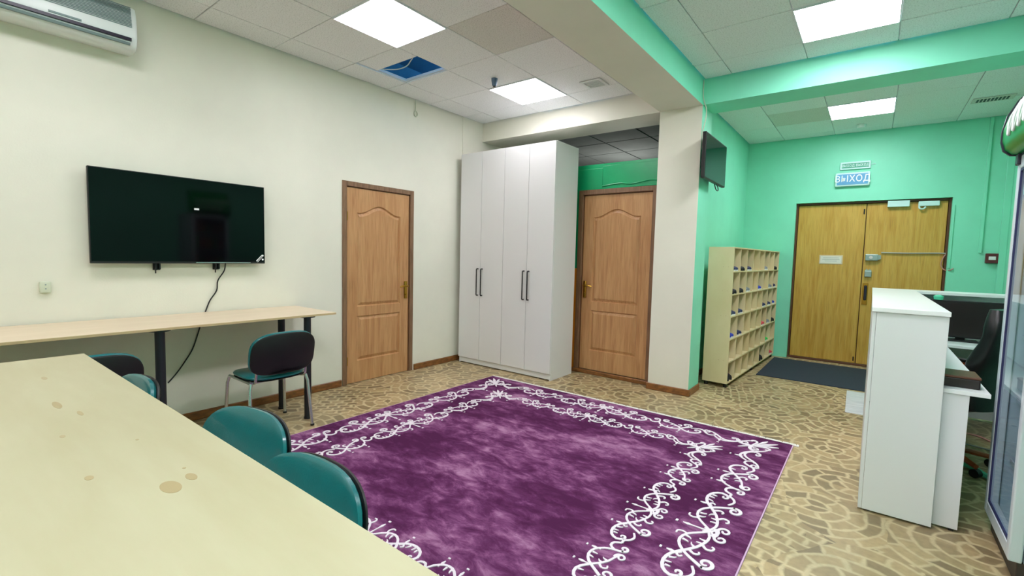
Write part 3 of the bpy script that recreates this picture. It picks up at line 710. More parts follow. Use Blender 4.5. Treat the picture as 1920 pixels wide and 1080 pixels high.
# ------------------------------------------------------------------ television on the left wall
tv = thing('television', 'large black wall-mounted television on the cream wall above the bench', 'television', (0.004, 1.296, 1.262))
w = 0.572
B().box(0.045, 0.072, -w, w, 0, 0.652, 0.003).build('housing', 'black_plastic', tv)
B().box(0.072, 0.0735, -w+0.006, w-0.006, 0.016, 0.646).build('screen', 'black_gloss', tv)
B().box(0.0725, 0.076, 0.05, w-0.12, 0.004, 0.011).build('chrome_strip', 'chrome', tv)
for y in (-0.19, 0.21):
    b = B(); b.box(0.01, 0.045, y-0.014, y-0.004, -0.05, 0.5); b.box(0.01, 0.045, y+0.008, y+0.018, -0.045, 0.5); b.box(0.0, 0.012, y-0.02, y+0.024, -0.05, 0.5); b.box(0.02, 0.03, y-0.012, y-0.006, -0.075, -0.04)
    b.build('bracket', 'black_metal', tv)
B().box(0.0735, 0.0742, 0.045, 0.078, 0.413, 0.427).build('sticker', 'indicator_white', tv)
b = B(); b.M = Matrix.Translation((0.0738, w-0.045, 0.05)) @ Matrix.Rotation(-0.75, 4, 'X'); b.box(0, 0.0006, -0.004, 0.004, -0.04, 0.03); b.box(0, 0.0006, 0.010, 0.014, -0.04, 0.02); b.M = Matrix.Identity(4)
b.cyl((0.074, w-0.02, 0.068), 0.008, 0.001, 'x'); b.cyl((0.074, w-0.02, 0.035), 0.008, 0.001, 'x'); b.build('corner_sticker', 'indicator_white', tv)
tag(B().tube([(0.03, 1.572, 1.262), (0.02, 1.565, 1.20), (0.012, 1.52, 1.12), (0.011, 1.51, 1.04), (0.01, 1.46, 0.96), (0.008, 1.43, 0.88), (0.008, 1.40, 0.80), (0.008, 1.37, 0.70), (0.008, 1.33, 0.58), (0.01, 1.27, 0.48), (0.012, 1.22, 0.41), (0.012, 1.16, 0.34)], 0.005, smooth=5).build('television_cable', 'black_plastic', None, True),
    'black cable wriggling down the wall from the television behind the bench', 'cable')

# ------------------------------------------------------------------ air conditioner
ac = thing('air_conditioner', 'white wall-mounted air conditioner at the top of the left wall', 'air conditioner', (0, 0, 0))
ya, yb = 0.02, 0.985
prof = [(0.0, 2.72), (0.10, 2.705), (0.17, 2.712), (0.205, 2.745), (0.215, 2.79), (0.213, 2.85), (0.20, 2.93), (0.175, 2.985), (0.13, 3.005), (0.0, 3.005)]
b = B(); rings = []
for y, s in ((ya, 0.97), (ya+0.015, 1.0), (yb-0.02, 1.0), (yb-0.006, 0.985), (yb, 0.95)): rings.append([(x*s, y, 2.86+(z-2.86)*(0.94+0.06*s)) for x, z in prof])
b.loft(rings).build('body', 'ac_white', ac, True)
b = B(); b.prism([(0.212, 2.755), (0.221, 2.757), (0.221, 2.776), (0.213, 2.776)], ya+0.03, yb-0.035, 'xz'); b.build('air_slot', 'ac_slot', ac)
b = B(); b.prism([(0.196, 2.731), (0.207, 2.733), (0.214, 2.746), (0.204, 2.748)], ya+0.03, yb-0.04, 'xz'); b.build('louvre', 'ac_grey', ac)
b = B(); b.prism([(0.213, 2.786), (0.219, 2.786), (0.219, 2.797), (0.213, 2.797)], 0.55, 0.70, 'xz'); b.build('display', 'ac_grey', ac)
b = B()
for k in range(15):
    z = 2.845+k*0.0095; x = 0.214 if z < 2.86 else 0.214-(z-2.86)*0.19
    b.box(x-0.004, x+0.0035, ya+0.03, yb-0.03, z, z+0.0042)
b.build('grille', 'ac_grey', ac)['kind'] = 'stuff'

t = thing('wall_junction_box', 'small round-cornered pale socket box on the wall left of the television', 'socket', (0, 0.51, 1.11))
B().box(0, 0.028, -0.028, 0.028, -0.042, 0.035, 0.010, 3).build('cover', 'pale_plastic', t, True)
b = B(); b.cyl((0.029, 0, 0.012), 0.004, 0.003, 'x', 10); b.cyl((0.029, 0, -0.014), 0.004, 0.003, 'x', 10); split_islands(b.build('screw', 'ac_grey', t))
t = thing('wall_hook', 'small pale hanging cable loop under the ceiling on the left wall', 'cable loop', (0.01, 3.595, 3.0))
B().tube([(0, -0.005, 0.12), (0, -0.005, 0.0)], 0.004).build('cord', 'pale_plastic', t)
B().tube([(0, 0.025*math.sin(a*0.7), -0.03+0.03*math.cos(a*0.7)) for a in range(9)], 0.005, closed=True).build('loop', 'pale_plastic', t, True)
tag(B().box(0, 0.012, 4.373, 4.390, 2.64, H, 0.002).build('cable_duct', 'cream_paint'), 'thin cream vertical cable duct on the left wall above the wardrobe', 'cable duct')

# ------------------------------------------------------------------ long wall bench
BT = 0.87
bn = thing('wall_bench', 'long pale plywood counter-height bench on dark tube legs along the left wall', 'bench table', (0, 0, 0))
B().box(0.02, 0.69, -1.2, 2.165, BT-0.018, BT, 0.0015).build('tabletop', ['bench_ply'], bn)
B().box(0.688, 0.692, -1.2, 2.165, BT-0.017, BT-0.002).build('edge_strip', 'ply_edge', bn)
leg_b = lambda x, y: B().cyl((x, y, (BT-0.018)/2), 0.028, BT-0.018, n=20).cyl((x, y, BT-0.024), 0.06, 0.010, n=20).cyl((x, y, 0.008), 0.032, 0.016, n=20)
for x, y in ((0.62, 0.95), (0.62, 1.95), (0.228, 1.93), (0.62, -1.0), (0.228, -1.0)): leg_b(x, y).build('leg', 'leg_steel', bn, True)

# big table in the foreground
tb = thing('big_table', 'large pale birch plywood table filling the lower left foreground', 'table', (0, 0, 0))
TX0, TX1, TY0, TY1 = 1.30, 3.95, -0.95, 0.465
B().box(TX0, TX1, TY0, TY1, BT-0.018, BT, 0.0015).build('tabletop', 'birch_ply', tb)
for x in (TX0+0.12, TX1-0.15):
    for y in (TY0+0.12, TY1-0.14): leg_b(x, y).build('leg', 'leg_steel', tb, True)
b = B()
for x, y, rx, ry in ((3.06, 0.335, .022, .010), (3.08, 0.29, .035, .018), (2.72, 0.32, .006, .004), (3.0, 0.34, .005, .004), (2.90, 0.19, .014, .008), (2.2, 0.24, .05, .010), (2.35, 0.27, .03, .006), (2.55, 0.2, .012, .006), (1.75, 0.27, .03, .008), (3.35, .08, .016, .008), (2.0, .05, .03, .008), (3.2, -.05, .02, .008)):
    b.M = Matrix.Translation((x, y, BT+0.0003)) @ Matrix.Diagonal((rx, ry, 1, 1)); b.cyl((0, 0, 0), 1, 0.0003, n=20)
split_islands(b.build('stain', 'ply_stain', tb))

# ------------------------------------------------------------------ stacking chairs
def superring(hw, hh, cx, cz, n=40, e=3.2, top=None):
    P = []; e0 = e
    for i in range(n):
        a = 6.28319*i/n; c, s = math.cos(a), math.sin(a); e = top if (top and s > 0) else e0
        P.append((cx+hw*math.copysign(abs(c)**(2/e), c), cz+hh*math.copysign(abs(s)**(2/e), s)))
    return P
def make_chair(label):
    """local: faces +x, seat centre at the origin"""
    t = thing('stacking_chair', label, 'chair', (0, 0, 0), 0, 'teal and black stacking chairs')
    # seat pad (teal) over black shell, waterfall front
    def seat(z0, z1, hw, hd, name, m, r=0.012):
        b = B(); rings = []
        for k, (dz, s) in enumerate(((z0, 0.93), (z0+0.006, 0.985), ((z0+z1)/2, 1.0), (z1-0.008, 0.985), (z1, 0.93))):
            rings.append([(x, y, dz - 0.03*max(0, (x-0.12)/0.1)**2*0.4 - 0.012*(1-(y/hw)**2)*0.5) for x, y in superring(hd*s, hw*s, 0.0, 0.0, e=3.6)])
        return b.loft(rings).build(name, m, t, True)
    seat(0.418, 0.432, 0.215, 0.205, 'seat_shell', 'black_plastic'); seat(0.430, 0.462, 0.22, 0.208, 'seat', 'teal_vinyl')
    # back: teal pad on the front side, black shell behind, leaning back
    def back(x0, x1, hw, hh, name, m, bulge=0.0):
        b = B(); rings = []
        for x, s in ((x0, 0.95), (x0+(x1-x0)*0.3, 1.0), (x0+(x1-x0)*0.7, 1.0), (x1, 0.93)):
            R = []
            for y, z in superring(hw*s, hh*s, 0.0, 0.0, e=4.5, top=2.7):
                xx = x + 0.035*(y/hw)**2          # wraps round the sitter
                R.append((xx, y, z))
            rings.append(R)
        o = b.loft(rings).build(name, m, t, True); return o
    M = Matrix.Translation((-0.262, 0, 0.628)) @ Matrix.Rotation(-0.20, 4, 'Y')
    for o in (back(-0.022, -0.004, 0.238, 0.158, 'back_shell', 'black_plastic'), back(-0.005, 0.026, 0.240, 0.160, 'backrest', 'teal_vinyl')):
        o.data.transform(M)
    # oval tube frame: two leg hoops, uprights
    for s in (-1, 1):
        y = 0.205*s
        B().tube([(0.195, y, 0.41), (0.205, y+0.012*s, 0.36), (0.225, y+0.028*s, 0.0)], 0.0125, n=10, flat=0.75).build('leg', 'chrome', t, True)
        B().tube([(-0.165, y, 0.41), (-0.175, y+0.012*s, 0.36), (-0.215, y+0.028*s, 0.0)], 0.0125, n=10, flat=0.75).build('leg', 'chrome', t, True)
        b = B(); b.tube([(0.195, y, 0.412), (-0.165, y, 0.412)], 0.011, n=10)
        b.tube([(-0.13, y*0.86, 0.408), (-0.18, y*0.9, 0.418), (-0.198, y*0.9, 0.45), (-0.205, y*0.88, 0.53)], 0.010, n=10, smooth=4)
        b.build('frame_tube', 'chrome', t, True)
        b = B(); b.cyl((0.225, y+0.028*s, 0.007), 0.015, 0.014, n=12); b.cyl((-0.215, y+0.028*s, 0.007), 0.015, 0.014, n=12); split_islands(b.build('foot_cap', 'black_plastic', t, True))
    b = B(); b.tube([(0.15, -0.205, 0.408), (0.15, 0.205, 0.408)], 0.009, n=8); b.tube([(-0.13, -0.205, 0.408), (-0.13, 0.205, 0.408)], 0.009, n=8); split_islands(b.build('cross_tube', 'chrome', t, True))
    return t
ch = make_chair('teal chair seen from behind at the bench below the television, nearest the door'); ch.location = (0.585, 1.655, 0); ch.rotation_euler = (0, 0, math.pi)
def chair_at(backx, backy, rz, label, z=0.011):
    # place so that the top of the back pad is over (backx, backy)
    d = Vector((math.cos(rz), math.sin(rz))); dup(ch, (backx+d.x*0.28, backy+d.y*0.28, z), rz, label)
chair_at(0.92, 0.56, math.pi+0.02, 'teal chair at the bench, black back showing beyond the big table corner', 0)
chair_at(2.48, 0.725, -math.pi/2+0.17, 'teal chair pushed to the far side of the big table, middle one of three')
chair_at(3.05, 0.655, -math.pi/2+0.06, 'teal chair pushed to the far side of the big table, nearest the viewer')
chair_at(1.66, 0.60, -math.pi/2+0.04, 'teal chair beyond the big table, farthest left, only its top showing')

# ------------------------------------------------------------------ shoe cubby
rk = thing('shoe_rack', 'pale plywood shoe cubby of six rows by eight columns along the green entry wall', 'shoe rack', (3.075, 5.36, 0), -0.043)
RL, RD, RH, RZ = 2.32, 0.262, 1.52, 0.045      # local: y along, front at x=0, back at x=-RD
BT2 = 0.014
B().box(-RD, 0, 0, BT2, RZ, RH, 0.001).build('side_panel', 'rack_ply', rk); B().box(-RD, 0, RL-BT2, RL, RZ, RH, 0.001).build('side_panel', 'rack_ply', rk)
B().box(-RD, 0.002, 0, RL, RH, RH+BT2, 0.001).build('top_panel', 'rack_ply', rk); B().box(-RD, 0, BT2, RL-BT2, RZ, RZ+BT2, 0.001).build('bottom_panel', 'rack_ply', rk)
B().box(-RD, -RD+0.006, BT2, RL-BT2, RZ+BT2, RH).build('back_panel', 'rack_ply', rk)
SZ = [1.275, 1.025, 0.785, 0.535, 0.285, RZ+BT2]
for z in SZ[:5]: B().box(-RD+0.006, -0.001, BT2, RL-BT2, z-BT2, z).build('shelf', 'rack_ply', rk)
cw = RL/8
for i in range(1, 8): B().box(-RD+0.006, -0.003, i*cw-0.005, i*cw+0.005, RZ+BT2, RH).build('divider', 'rack_ply', rk)
for x in (-0.03, -RD+0.03):
    for y in (0.04, RL/2, RL-0.04): B().cyl((x, y, RZ/2+0.0), 0.02, RZ, n=12).build('foot', 'black_plastic', rk)
b = B()
for z in (1.06, 1.32, 0.79, 0.3):
    for x in (-0.05, -0.10): b.cyl((x, -0.0005, z), 0.004, 0.002, 'y', 8)
split_islands(b.build('screw', 'ply_edge', rk))

def make_shoe(kind, col, lab):
    t = thing(kind, lab, 'shoe', (0, 0, 0), 0)
    L, Wd = 0.235, 0.078
    b = B(); out = []
    for i in range(20):
        a = 6.28319*i/20; x = math.cos(a)*L/2; y = math.sin(a)*Wd/2*(1.0 if x > 0 else 0.85); out.append((x, y))
    b.prism(out, 0, 0.018 if kind == 'shoe' else 0.022); b.build('sole', 'sole_white' if col not in ('black_fabric',) else 'black_plastic', t)
    b = B(); rings = []
    secs = [(-0.112, .026, .038), (-0.10, .034, .054), (-0.05, .037, .056), (0.0, .038, .048), (0.04, .039, .040), (0.08, .035, .034), (0.105, .024, .026), (0.114, .01, .016)]
    if kind == 'boot': secs = [(-0.112, .03, .14), (-0.10, .036, .175), (-0.04, .038, .175), (-0.015, .037, .13), (0.03, .037, .075), (0.08, .033, .05), (0.105, .022, .035), (0.114, .01, .02)]
    for x, hw, h in secs:
        rings.append([(x, hw*math.cos(a*0.5236), 0.016+h*max(0, math.sin(a*0.5236))**0.8) if a <= 6 else (x, hw*math.cos(a*0.5236)*0.98, 0.014) for a in range(12)])
    b.loft(rings); b.build('upper', col, t, True)
    if kind == 'shoe':
        B().prism([(-0.10, -0.016), (-0.02, -0.02), (-0.02, 0.02), (-0.10, 0.016)], 0.062, 0.0735).build('opening', 'black_fabric', t)
    return t
protos = {}
RM = Matrix.Translation((3.075, 5.36, 0)) @ Matrix.Rotation(-0.043, 4, 'Z')
rown = ['top', 'second', 'third', 'fourth', 'fifth', 'bottom']; coln = ['nearest', 'second', 'third', 'fourth', 'fifth', 'sixth', 'seventh', 'farthest']
shoes = [(0, 0, 'navy', 'navy'), (0, 1, 'black_fabric', 'black'), (0, 2, 'navy', 'navy'), (0, 5, 'grey_fabric', 'grey'), (0, 7, 'black_fabric', 'black'),
         (1, 0, 'black_fabric', 'black'), (1, 1, 'black_fabric', 'black'), (1, 2, 'grey_fabric', 'grey'), (1, 4, 'royal_blue', 'bright blue'), (1, 6, 'grey_fabric', 'grey'), (1, 7, 'navy', 'navy'),
         (2, 0, 'navy', 'navy'), (2, 1, 'navy', 'navy'), (2, 5, 'navy', 'navy'), (2, 6, 'navy', 'navy'), (2, 7, 'royal_blue', 'bright blue'),
         (3, 0, 'royal_blue', 'bright blue'), (3, 1, 'navy', 'navy'), (3, 5, 'red_fabric', 'pinkish red'), (3, 6, 'grey_fabric', 'grey'), (3, 7, 'black_fabric', 'black'),
         (4, 6, 'green_fabric', 'green'), (5, 0, 'black_fabric', 'black'), (5, 5, 'black_fabric', 'black'), (5, 7, 'red_fabric', 'pinkish red')]
for r, c, col, cn in shoes:
    kind = 'boot' if (r == 5 and c == 0) or (r == 5 and c == 5) else 'shoe'
    for s in (0, 1):
        lab = '%s %s of a pair, %s one, %s row of the shoe rack, %s column' % (cn, kind, ('nearer', 'farther')[s], rown[r], coln[c])
        y = (c+0.5)*cw + (-0.055, 0.05)[s]; p = RM @ Vector((-0.115+random.uniform(-0.01, 0.0), y, SZ[r]))
        rz = -0.043 + random.uniform(-0.08, 0.08)
        key = (kind, col)
        if key not in protos: o = make_shoe(kind, col, lab); protos[key] = o; o.location = p; o.rotation_euler = (0, 0, rz); o['group'] = 'shoes in the shoe rack'
        else: dup(protos[key], p, rz, lab)

# door mat, floor sheet
t = B().box(3.20, 4.62, 6.27, 7.60, 0, 0.009, 0.003).build('doormat', 'grey_mat'); tag(t, 'dark slate-grey doormat in front of the exit doors', 'doormat')
o = B(); o.M = Matrix.Translation((4.13, 5.27, 0)) @ Matrix.Rotation(0.02, 4, 'Z'); o.box(0, 0.40, 0, 0.92, 0.0, 0.005, 0.001); tag(o.build('floor_sheet', 'white_sheet'), 'white sheet lying on the floor between the doormat and the reception counter', 'floor sheet')

# ------------------------------------------------------------------ reception counter
CX0, CX1, CY0 = 4.262, 4.578, 3.20
rc = thing('reception_counter', 'white laminate L-shaped reception counter with raised ledge', 'reception counter', (0, 0, 0))
B().box(CX0, CX1+0.004, CY0-0.012, 5.88, 1.128, 1.152, 0.0015).build('ledge_top', 'counter_top', rc)
B().box(CX1+0.004, XR-0.02, 5.56, 5.88, 1.128, 1.152, 0.0015).build('ledge_top', 'counter_top', rc)
B().box(CX0+0.022, CX1, CY0, CY0+0.018, 0.012, 1.127, 0.001).build('end_panel', 'counter_laminate', rc)
B().box(CX0+0.004, CX0+0.021, CY0, 5.86, 0.012, 1.127, 0.001).build('front_panel', 'counter_laminate', rc)
B().box(CX1-0.018, CX1, CY0+0.019, 5.56, 0.76, 1.127, 0.001).build('inner_panel', 'counter_laminate', rc)
B().box(CX0+0.022, XR-0.02, 5.84, 5.86, 0.012, 1.127, 0.001).build('back_panel', 'counter_laminate', rc)
B().box(CX1+0.002, 4.76, CY0+0.045, 5.1, 0.728, 0.75, 0.0015).build('desktop', 'counter_top', rc)
B().box(CX0+0.03, XR-0.02, 5.1, 5.83, 0.728, 0.75, 0.0015).build('desktop', 'counter_top', rc)
B().box(CX1+0.001, 4.685, CY0+0.055, CY0+0.073, 0.012, 0.727, 0.001).build('desk_end_panel', 'counter_laminate', rc)
b = B(); b.box(CX0+0.03, CX0+0.06, CY0+0.02, CY0+0.05, 0, 0.012); b.box(CX1-0.05, CX1-0.02, CY0+0.02, CY0+0.05, 0, 0.012); b.box(4.65, 4.67, CY0+0.055, CY0+0.073, 0, 0.012); b.box(CX0+0.03, CX0+0.06, 5.8, 5.83, 0, 0.012); b.box(5.3, 5.33, 5.84, 5.86, 0, 0.012); b.build('foot', 'black_plastic', rc)
# things on the desk
t = thing('desk_tray', 'dark brown box lying on the near end of the reception desk', 'box', (4.665, 3.42, 0.75))
B().box(-0.08, 0.065, -0.10, 0.10, 0, 0.05, 0.006, 2).build('body', 'screen_dark', t); B().box(-0.082, 0.067, -0.102, 0.102, 0.05, 0.062, 0.004, 2).build('lid', 'dark_wood', t)
mon = thing('monitor', 'dark computer monitor on the rear desk behind the counter end', 'monitor', (4.88, 5.42, 0.75))
B().box(-0.27, 0.27, -0.012, 0.02, 0.03, 0.345, 0.006, 2).build('housing', 'black_plastic', mon); B().box(-0.255, 0.255, -0.0135, -0.011, 0.045, 0.33).build('screen', 'screen_dark', mon)
b = B(); b.box(-0.03, 0.03, 0.02, 0.04, 0.01, 0.2); b.box(-0.11, 0.11, -0.06, 0.08, 0, 0.012, 0.004); b.build('stand', 'black_plastic', mon)
t = thing('lidded_tub', 'small mint-green plastic object on top of the monitor', 'tub', (4.72, 5.42, 1.095))
B().lathe([(0.03, 0), (0.034, 0.02), (0.034, 0.03), (0.012, 0.04)]).build('tub', 'mint_hose', t, True)
t = thing('carton', 'pale green carton on the rear desk beyond the office chair', 'carton', (5.17, 5.5, 0.75))
B().box(-0.05, 0.05, -0.04, 0.04, 0, 0.20, 0.002).build('body', 'green_fabric', t); B().box(-0.051, 0.051, -0.041, 0.041, 0.09, 0.12).build('label_band', 'paper', t); B().box(-0.052, 0.052, -0.042, 0.042, 0.20, 0.24, 0.003).build('lid', 'black_plastic', t)
t = thing('mug', 'white mug on the rear desk beside the pale green carton', 'mug', (5.10, 5.18, 0.75))
B().lathe([(0.03, 0), (0.04, 0.01), (0.043, 0.085), (0.039, 0.085), (0.036, 0.015)]).build('cup', 'white_plastic', t, True)
B().tube([(0.04, 0, 0.07), (0.068, 0, 0.062), (0.07, 0, 0.035), (0.04, 0, 0.022)], 0.006, smooth=4).build('handle', 'white_plastic', t, True)

# office chair
oc = thing('office_chair', 'black leather office chair with wooden armrests behind the reception counter', 'office chair', (4.725, 4.44, 0), math.radians(142))
b = B()
for k in range(5):
    a = k*1.2566+0.3; b.tube([(0, 0, 0.10), (0.14*math.cos(a), 0.14*math.sin(a), 0.095), (0.27*math.cos(a), 0.27*math.sin(a), 0.07)], [0.025, 0.022, 0.016], n=8)
b.build('star_base', 'arm_wood', oc, True)
for k in range(5):
    a = k*1.2566+0.3; B().cyl((0.27*math.cos(a), 0.27*math.sin(a), 0.028), 0.028, 0.04, 'y', 14).build('caster', 'black_plastic', oc, True)
B().cyl((0, 0, 0.26), 0.03, 0.32, n=16).cyl((0, 0, 0.40), 0.10, 0.05, n=16).build('gas_stem', 'black_plastic', oc, True)
b = B(); rings = []
for z, s in ((0.42, 0.9), (0.44, 1.0), (0.50, 1.02), (0.53, 0.94)): rings.append([(x, y, z) for x, y in superring(0.245*s, 0.25*s, 0.02, 0, e=3.4)])
b.loft(rings).build('seat', 'leather_black', oc, True)
def oc_back():
    b = B(); secs = []
    for i in range(13):
        u = i/12; z = 0.46+u*0.66; xc = -0.245-0.075*u+0.03*math.sin(u*6.0); hw = 0.24-0.03*abs(u-0.45); th = 0.072+0.010*math.sin(u*15)
        if u > 0.85: hw *= 1-(u-0.85)*0.9; th *= 1-(u-0.85)*2.4
        secs.append([(xc+dx, y, z) for dx, y in superring(th, hw, 0, 0, n=28, e=3)])
    return b.loft(secs).build('backrest', 'leather_black', oc, True)
oc_back()
for s in (-1, 1):
    y = 0.27*s
    B().tube([(0.14, y*0.9, 0.46), (0.19, y, 0.56), (0.20, y, 0.64), (0.12, y, 0.668), (-0.08, y, 0.668), (-0.20, y, 0.66), (-0.25, y*0.92, 0.58)], 0.021, n=10, smooth=5).build('armrest', 'arm_wood', oc, True)
    B().box(-0.12, 0.14, y-0.03, y+0.03, 0.685, 0.708, 0.009, 2).build('arm_pad', 'leather_black', oc, True)
tag(B().tube([(4.70, 4.50, 0.02), (4.80, 4.42, 0.02), (4.88, 4.34, 0.02), (4.93, 4.22, 0.02), (5.0, 4.1, 0.02), (5.12, 4.0, 0.02)], 0.018, smooth=5).build('floor_hose', 'mint_hose', None, True), 'pale mint plastic tube lying on the floor behind the counter', 'tube')
tag(B().tube([(4.66, 5.0, 0.01), (4.8, 4.95, 0.01), (4.95, 4.93, 0.01), (5.15, 4.85, 0.01)], 0.006, smooth=5).build('floor_cable', 'cable_grey', None, True), 'thin pale cable lying on the floor behind the counter', 'cable')
tag(B().tube([(4.72, 5.30, 0.01), (4.9, 5.28, 0.01), (5.02, 5.24, 0.01), (5.10, 5.12, 0.01), (5.25, 5.08, 0.01)], 0.007, smooth=5).build('floor_lead', 'cable_pink', None, True), 'pinkish cable lying on the floor nearest the rear desk', 'cable')

# ------------------------------------------------------------------ drinks fridge on the right
fr = thing('drinks_fridge', 'glass-door drinks fridge with green lit header cut by the right edge', 'fridge', (0, 0, 0))
FX = 4.80; FY0, FY1 = 2.87, 3.42
b = B(); b.box(FX+0.05, XR-0.02, FY0, FY0+0.03, 0.10, 1.96, 0.003); b.box(FX+0.05, XR-0.02, FY1-0.03, FY1, 0.10, 1.96, 0.003); b.box(XR-0.06, XR-0.02, FY0+0.03, FY1-0.03, 0.10, 1.96); b.box(FX+0.05, XR-0.06, FY0+0.03, FY1-0.03, 1.92, 1.96); b.box(FX+0.05, XR-0.06, FY0+0.03, FY1-0.03, 0.10, 0.15)
b.build('cabinet', 'fridge_inner', fr)
B().box(FX+0.03, XR-0.02, FY0+0.01, FY1-0.01, 0.0, 0.099, 0.003).build('base_grille', 'fridge_dark', fr)
dr = bpy.data.objects.new('door', None); COL.objects.link(dr); dr.parent = fr
b = B(); fw = 0.045
b.box(FX, FX+0.045, FY1-fw, FY1, 0.10, 1.945, 0.006, 2); b.box(FX, FX+0.045, FY0, FY0+fw, 0.10, 1.945, 0.006, 2); b.box(FX+0.001, FX+0.044, FY0+fw, FY1-fw, 0.10, 0.165, 0.004); b.box(FX+0.001, FX+0.044, FY0+fw, FY1-fw, 1.88, 1.945, 0.004)
b.build('door_frame', 'fridge_white', dr)
b = B(); g = 0.012
b.box(FX+0.004, FX+0.011, FY1-fw-g, FY1-fw, 0.165, 1.88); b.box(FX+0.004, FX+0.011, FY0+fw, FY0+fw+g, 0.165, 1.88); b.box(FX+0.004, FX+0.011, FY0+fw+g, FY1-fw-g, 0.165, 0.165+g); b.box(FX+0.004, FX+0.011, FY0+fw+g, FY1-fw-g, 1.88-g, 1.88)
b.build('gasket', 'gasket', dr)
B().box(FX+0.011, FX+0.015, FY0+fw+0.001, FY1-fw-0.001, 0.166, 1.879).build('glass', 'clear_glass', dr)
shz = [0.40, 0.72, 1.04, 1.36, 1.64]
for z in shz:
    b = B()
    for k in range(14): b.box(FX+0.07+k*0.04, FX+0.074+k*0.04, FY0+0.035, FY1-0.035, z-0.004, z)
    b.box(FX+0.07, FX+0.075, FY0+0.035, FY1-0.035, z-0.012, z+0.012); b.box(XR-0.075, XR-0.07, FY0+0.035, FY1-0.035, z-0.012, z+0.003)
    b.build('wire_shelf', 'fridge_white', fr)
# curved header sign
hp = [(FX+0.02, 1.955), (4.775, 1.96), (4.748, 1.985), (4.737, 2.03), (4.737, 2.085), (4.752, 2.15), (4.785, 2.22), (4.84, 2.285), (4.92, 2.33), (5.0, 2.34), (5.0, 1.955)]
hs = bpy.data.objects.new('header', None); COL.objects.link(hs); hs.parent = fr
B().prism(hp, FY0, FY1, 'xz').build('header_box', 'sign_leaf_green', hs, True)
B().prism([(x+(0.006 if x > 4.9 else -0.006), z+(0.008 if z > 2.1 else -0.006)) for x, z in hp], FY1, FY1+0.012, 'xz').build('end_cap', 'dark_navy_cap', hs, True)
B().box(FX+0.0, FX+0.05, FY0, FY1, 1.944, 1.962).build('light_strip', 'dark_navy_cap', hs)
def hx(z):
    P = hp[1:9]
    for (xa, za), (xb, zb) in zip(P, P[1:]):
        if za <= z <= zb: return xa+(xb-xa)*(z-za)/(zb-za)
    return 4.84
b = B()
for y0 in (3.29, 3.19, 3.09, 2.99):
    b.tube([(hx(z)-0.004, y, z) for y, z in ((y0, 2.20), (y0+0.008, 2.12), (y0-0.005, 2.05), (y0-0.03, 2.03), (y0-0.055, 2.06), (y0-0.06, 2.13), (y0-0.055, 2.20))], 0.0045, n=6, smooth=5)
    b.ball((hx(2.045)-0.001, y0-0.03, 2.04), 0.013, (0.35, 1, 1))
b.build('lettering', 'lettering_white', hs, True)
split_islands(B().box(FX-0.012, FX+0.01, FY1-0.06, FY1-0.01, 1.90, 1.955, 0.004).build('hinge', 'dark_navy_cap', hs))
B().box(FX+0.052, FX+0.08, FY0+0.032, FY0+0.046, 0.2, 1.88, 0.004).build('inner_lamp', 'inner_lamp', fr)
# drinks
def make_bottle(m, lab):
    t = thing('drink_bottle', lab, 'bottle', (0, 0, 0), 0, 'bottles in the drinks fridge')
    B().lathe([(0.030, 0), (0.032, 0.01), (0.032, 0.13), (0.026, 0.155), (0.013, 0.185), (0.012, 0.205)], n=16).build('bottle', m, t, True)
    B().cyl((0, 0, 0.212), 0.014, 0.018, n=14).build('cap', 'white_plastic', t); return t
cols = [('can_red', 'red'), ('can_green', 'green'), ('can_orange', 'orange')]; pb = {}
for si, z in enumerate(shz):
    for k in range(5):
        if si in (0, 1) and k % 2: continue
        c, cn = cols[(si*2+k) % 3]; y = FY1-0.085-k*0.09
        lab = '%s bottle in the drinks fridge, %s shelf, %s from its far side' % (cn, ['lowest', 'second', 'middle', 'fourth', 'top'][si], ['first', 'second', 'third', 'fourth', 'fifth'][k])
        if c not in pb: pb[c] = make_bottle(c, lab); pb[c].location = (FX+0.13, y, z+0.001)
        else: dup(pb[c], (FX+0.13, y, z+0.001), 0, lab)

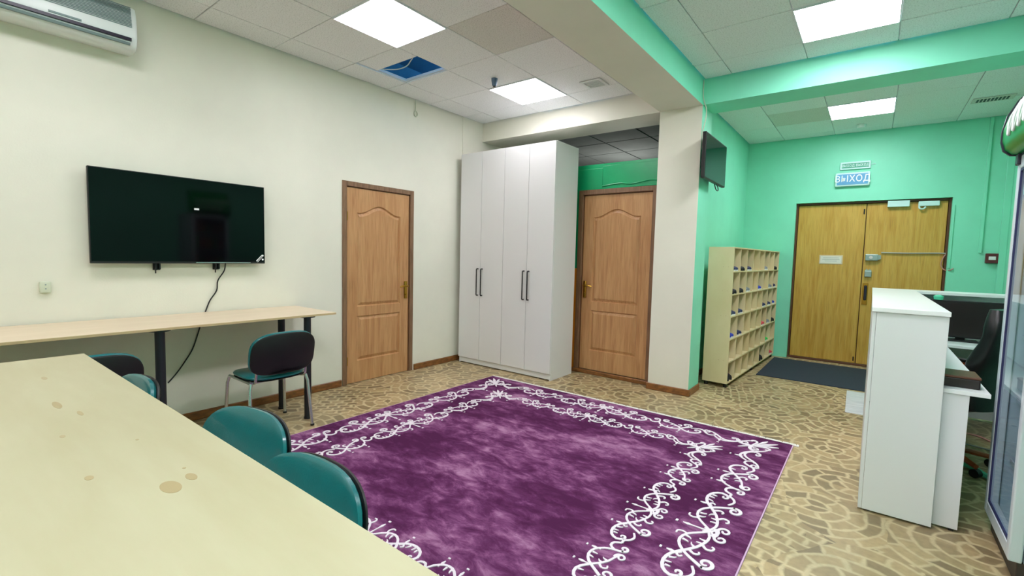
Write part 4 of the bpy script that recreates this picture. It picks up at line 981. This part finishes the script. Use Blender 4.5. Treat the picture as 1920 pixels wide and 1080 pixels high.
# ------------------------------------------------------------------ small screen on the column
t2 = thing('wall_television', 'small black television on an arm at the green side of the column', 'television', (2.94, 4.985, 2.38), 0.0)
B().box(-0.035, 0.0, -0.385, 0.385, -0.215, 0.215, 0.005, 2).build('housing', 'black_plastic', t2); B().box(0.0, 0.0015, -0.375, 0.375, -0.205, 0.205).build('screen', 'black_gloss', t2)
B().box(-0.06, -0.03, -0.25, 0.25, -0.15, 0.10, 0.01, 2).build('rear_cover', 'black_plastic', t2)
b = B(); b.box(-0.094, -0.055, -0.10, -0.04, -0.07, 0.07); b.build('mount_arm', 'black_metal', t2)
B().tube([(-0.02, 0.05, -0.215), (-0.01, 0.08, -0.27), (-0.005, 0.14, -0.275), (-0.01, 0.15, -0.24), (-0.015, 0.10, -0.215)], 0.005, smooth=5).build('hanging_wire', 'black_plastic', t2, True)
tag(B().tube([(2.853, 4.73, H-0.01), (2.856, 4.73, 2.95), (2.885, 4.75, 2.84), (2.88, 4.755, 2.74), (2.856, 4.76, 2.62), (2.852, 4.78, 2.5), (2.875, 4.80, 2.40)], 0.005, smooth=5).build('television_lead', 'pale_plastic', None, True), 'pale cable hanging from the beam corner down to the small television', 'cable')

# ------------------------------------------------------------------ ceiling fittings
t = thing('ceiling_vent', 'small square white vent grille in the cream-side ceiling', 'vent', (1.93, 4.25, H))
b = B(); s = 0.11
for a in ((-s, s, -s, -s+.03), (-s, s, s-.03, s), (-s, -s+.03, -s+.03, s-.03), (s-.03, s, -s+.03, s-.03)): b.box(a[0], a[1], a[2], a[3], -0.012, 0, 0.003)
b.build('frame', 'white_plastic', t); B().box(-s+.03, s-.03, -s+.03, s-.03, -0.004, -0.001).build('backing', 'ac_grey', t)
for k in range(6): B().box(-s+.032, s-.032, -0.07+k*0.026, -0.062+k*0.026, -0.010, -0.003).build('slat', 'white_plastic', t)
t = thing('entrance_vent', 'dark slotted vent in the ceiling of the entrance bay near the fridge header', 'vent', (5.13, 6.90, H))
b = B(); b.box(-0.16, 0.16, -0.09, 0.09, -0.008, 0, 0.003); b.build('frame', 'ceiling_tile_aged', t)
for k in range(9): B().box(-0.125+k*0.028, -0.108+k*0.028, -0.055, 0.055, -0.011, -0.006).build('slot', 'black_plastic', t)
t = thing('smoke_detector', 'round white smoke detector on the entrance ceiling near the far wall', 'detector', (4.03, 7.36, H-0.045))
B().lathe([(0.02, 0), (0.045, 0.008), (0.05, 0.028), (0.055, 0.045)]).build('body', 'white_plastic', t, True)
t = thing('ceiling_sensor', 'small grey-blue cone-shaped sensor hanging between the two cream-side lights', 'sensor', (1.17, 3.60, H-0.075))
B().lathe([(0.012, 0), (0.024, 0.010), (0.030, 0.05), (0.032, 0.075)]).build('body', 'sensor_blue', t, True)
B().lathe([(0.014, -0.004), (0.016, 0.006)]).build('lens', 'black_plastic', t, True)
tag(B().tube([(0.36, 2.86, H+0.03), (0.5, 2.93, H+0.02), (0.62, 2.95, H+0.03), (0.72, 2.92, H+0.05), (0.84, 2.86, H+0.045), (0.93, 2.86, H+0.05)], 0.005, smooth=5).build('hatch_cable', 'pale_plastic', None, True), 'thin white cable crossing the open ceiling hatch', 'cable')
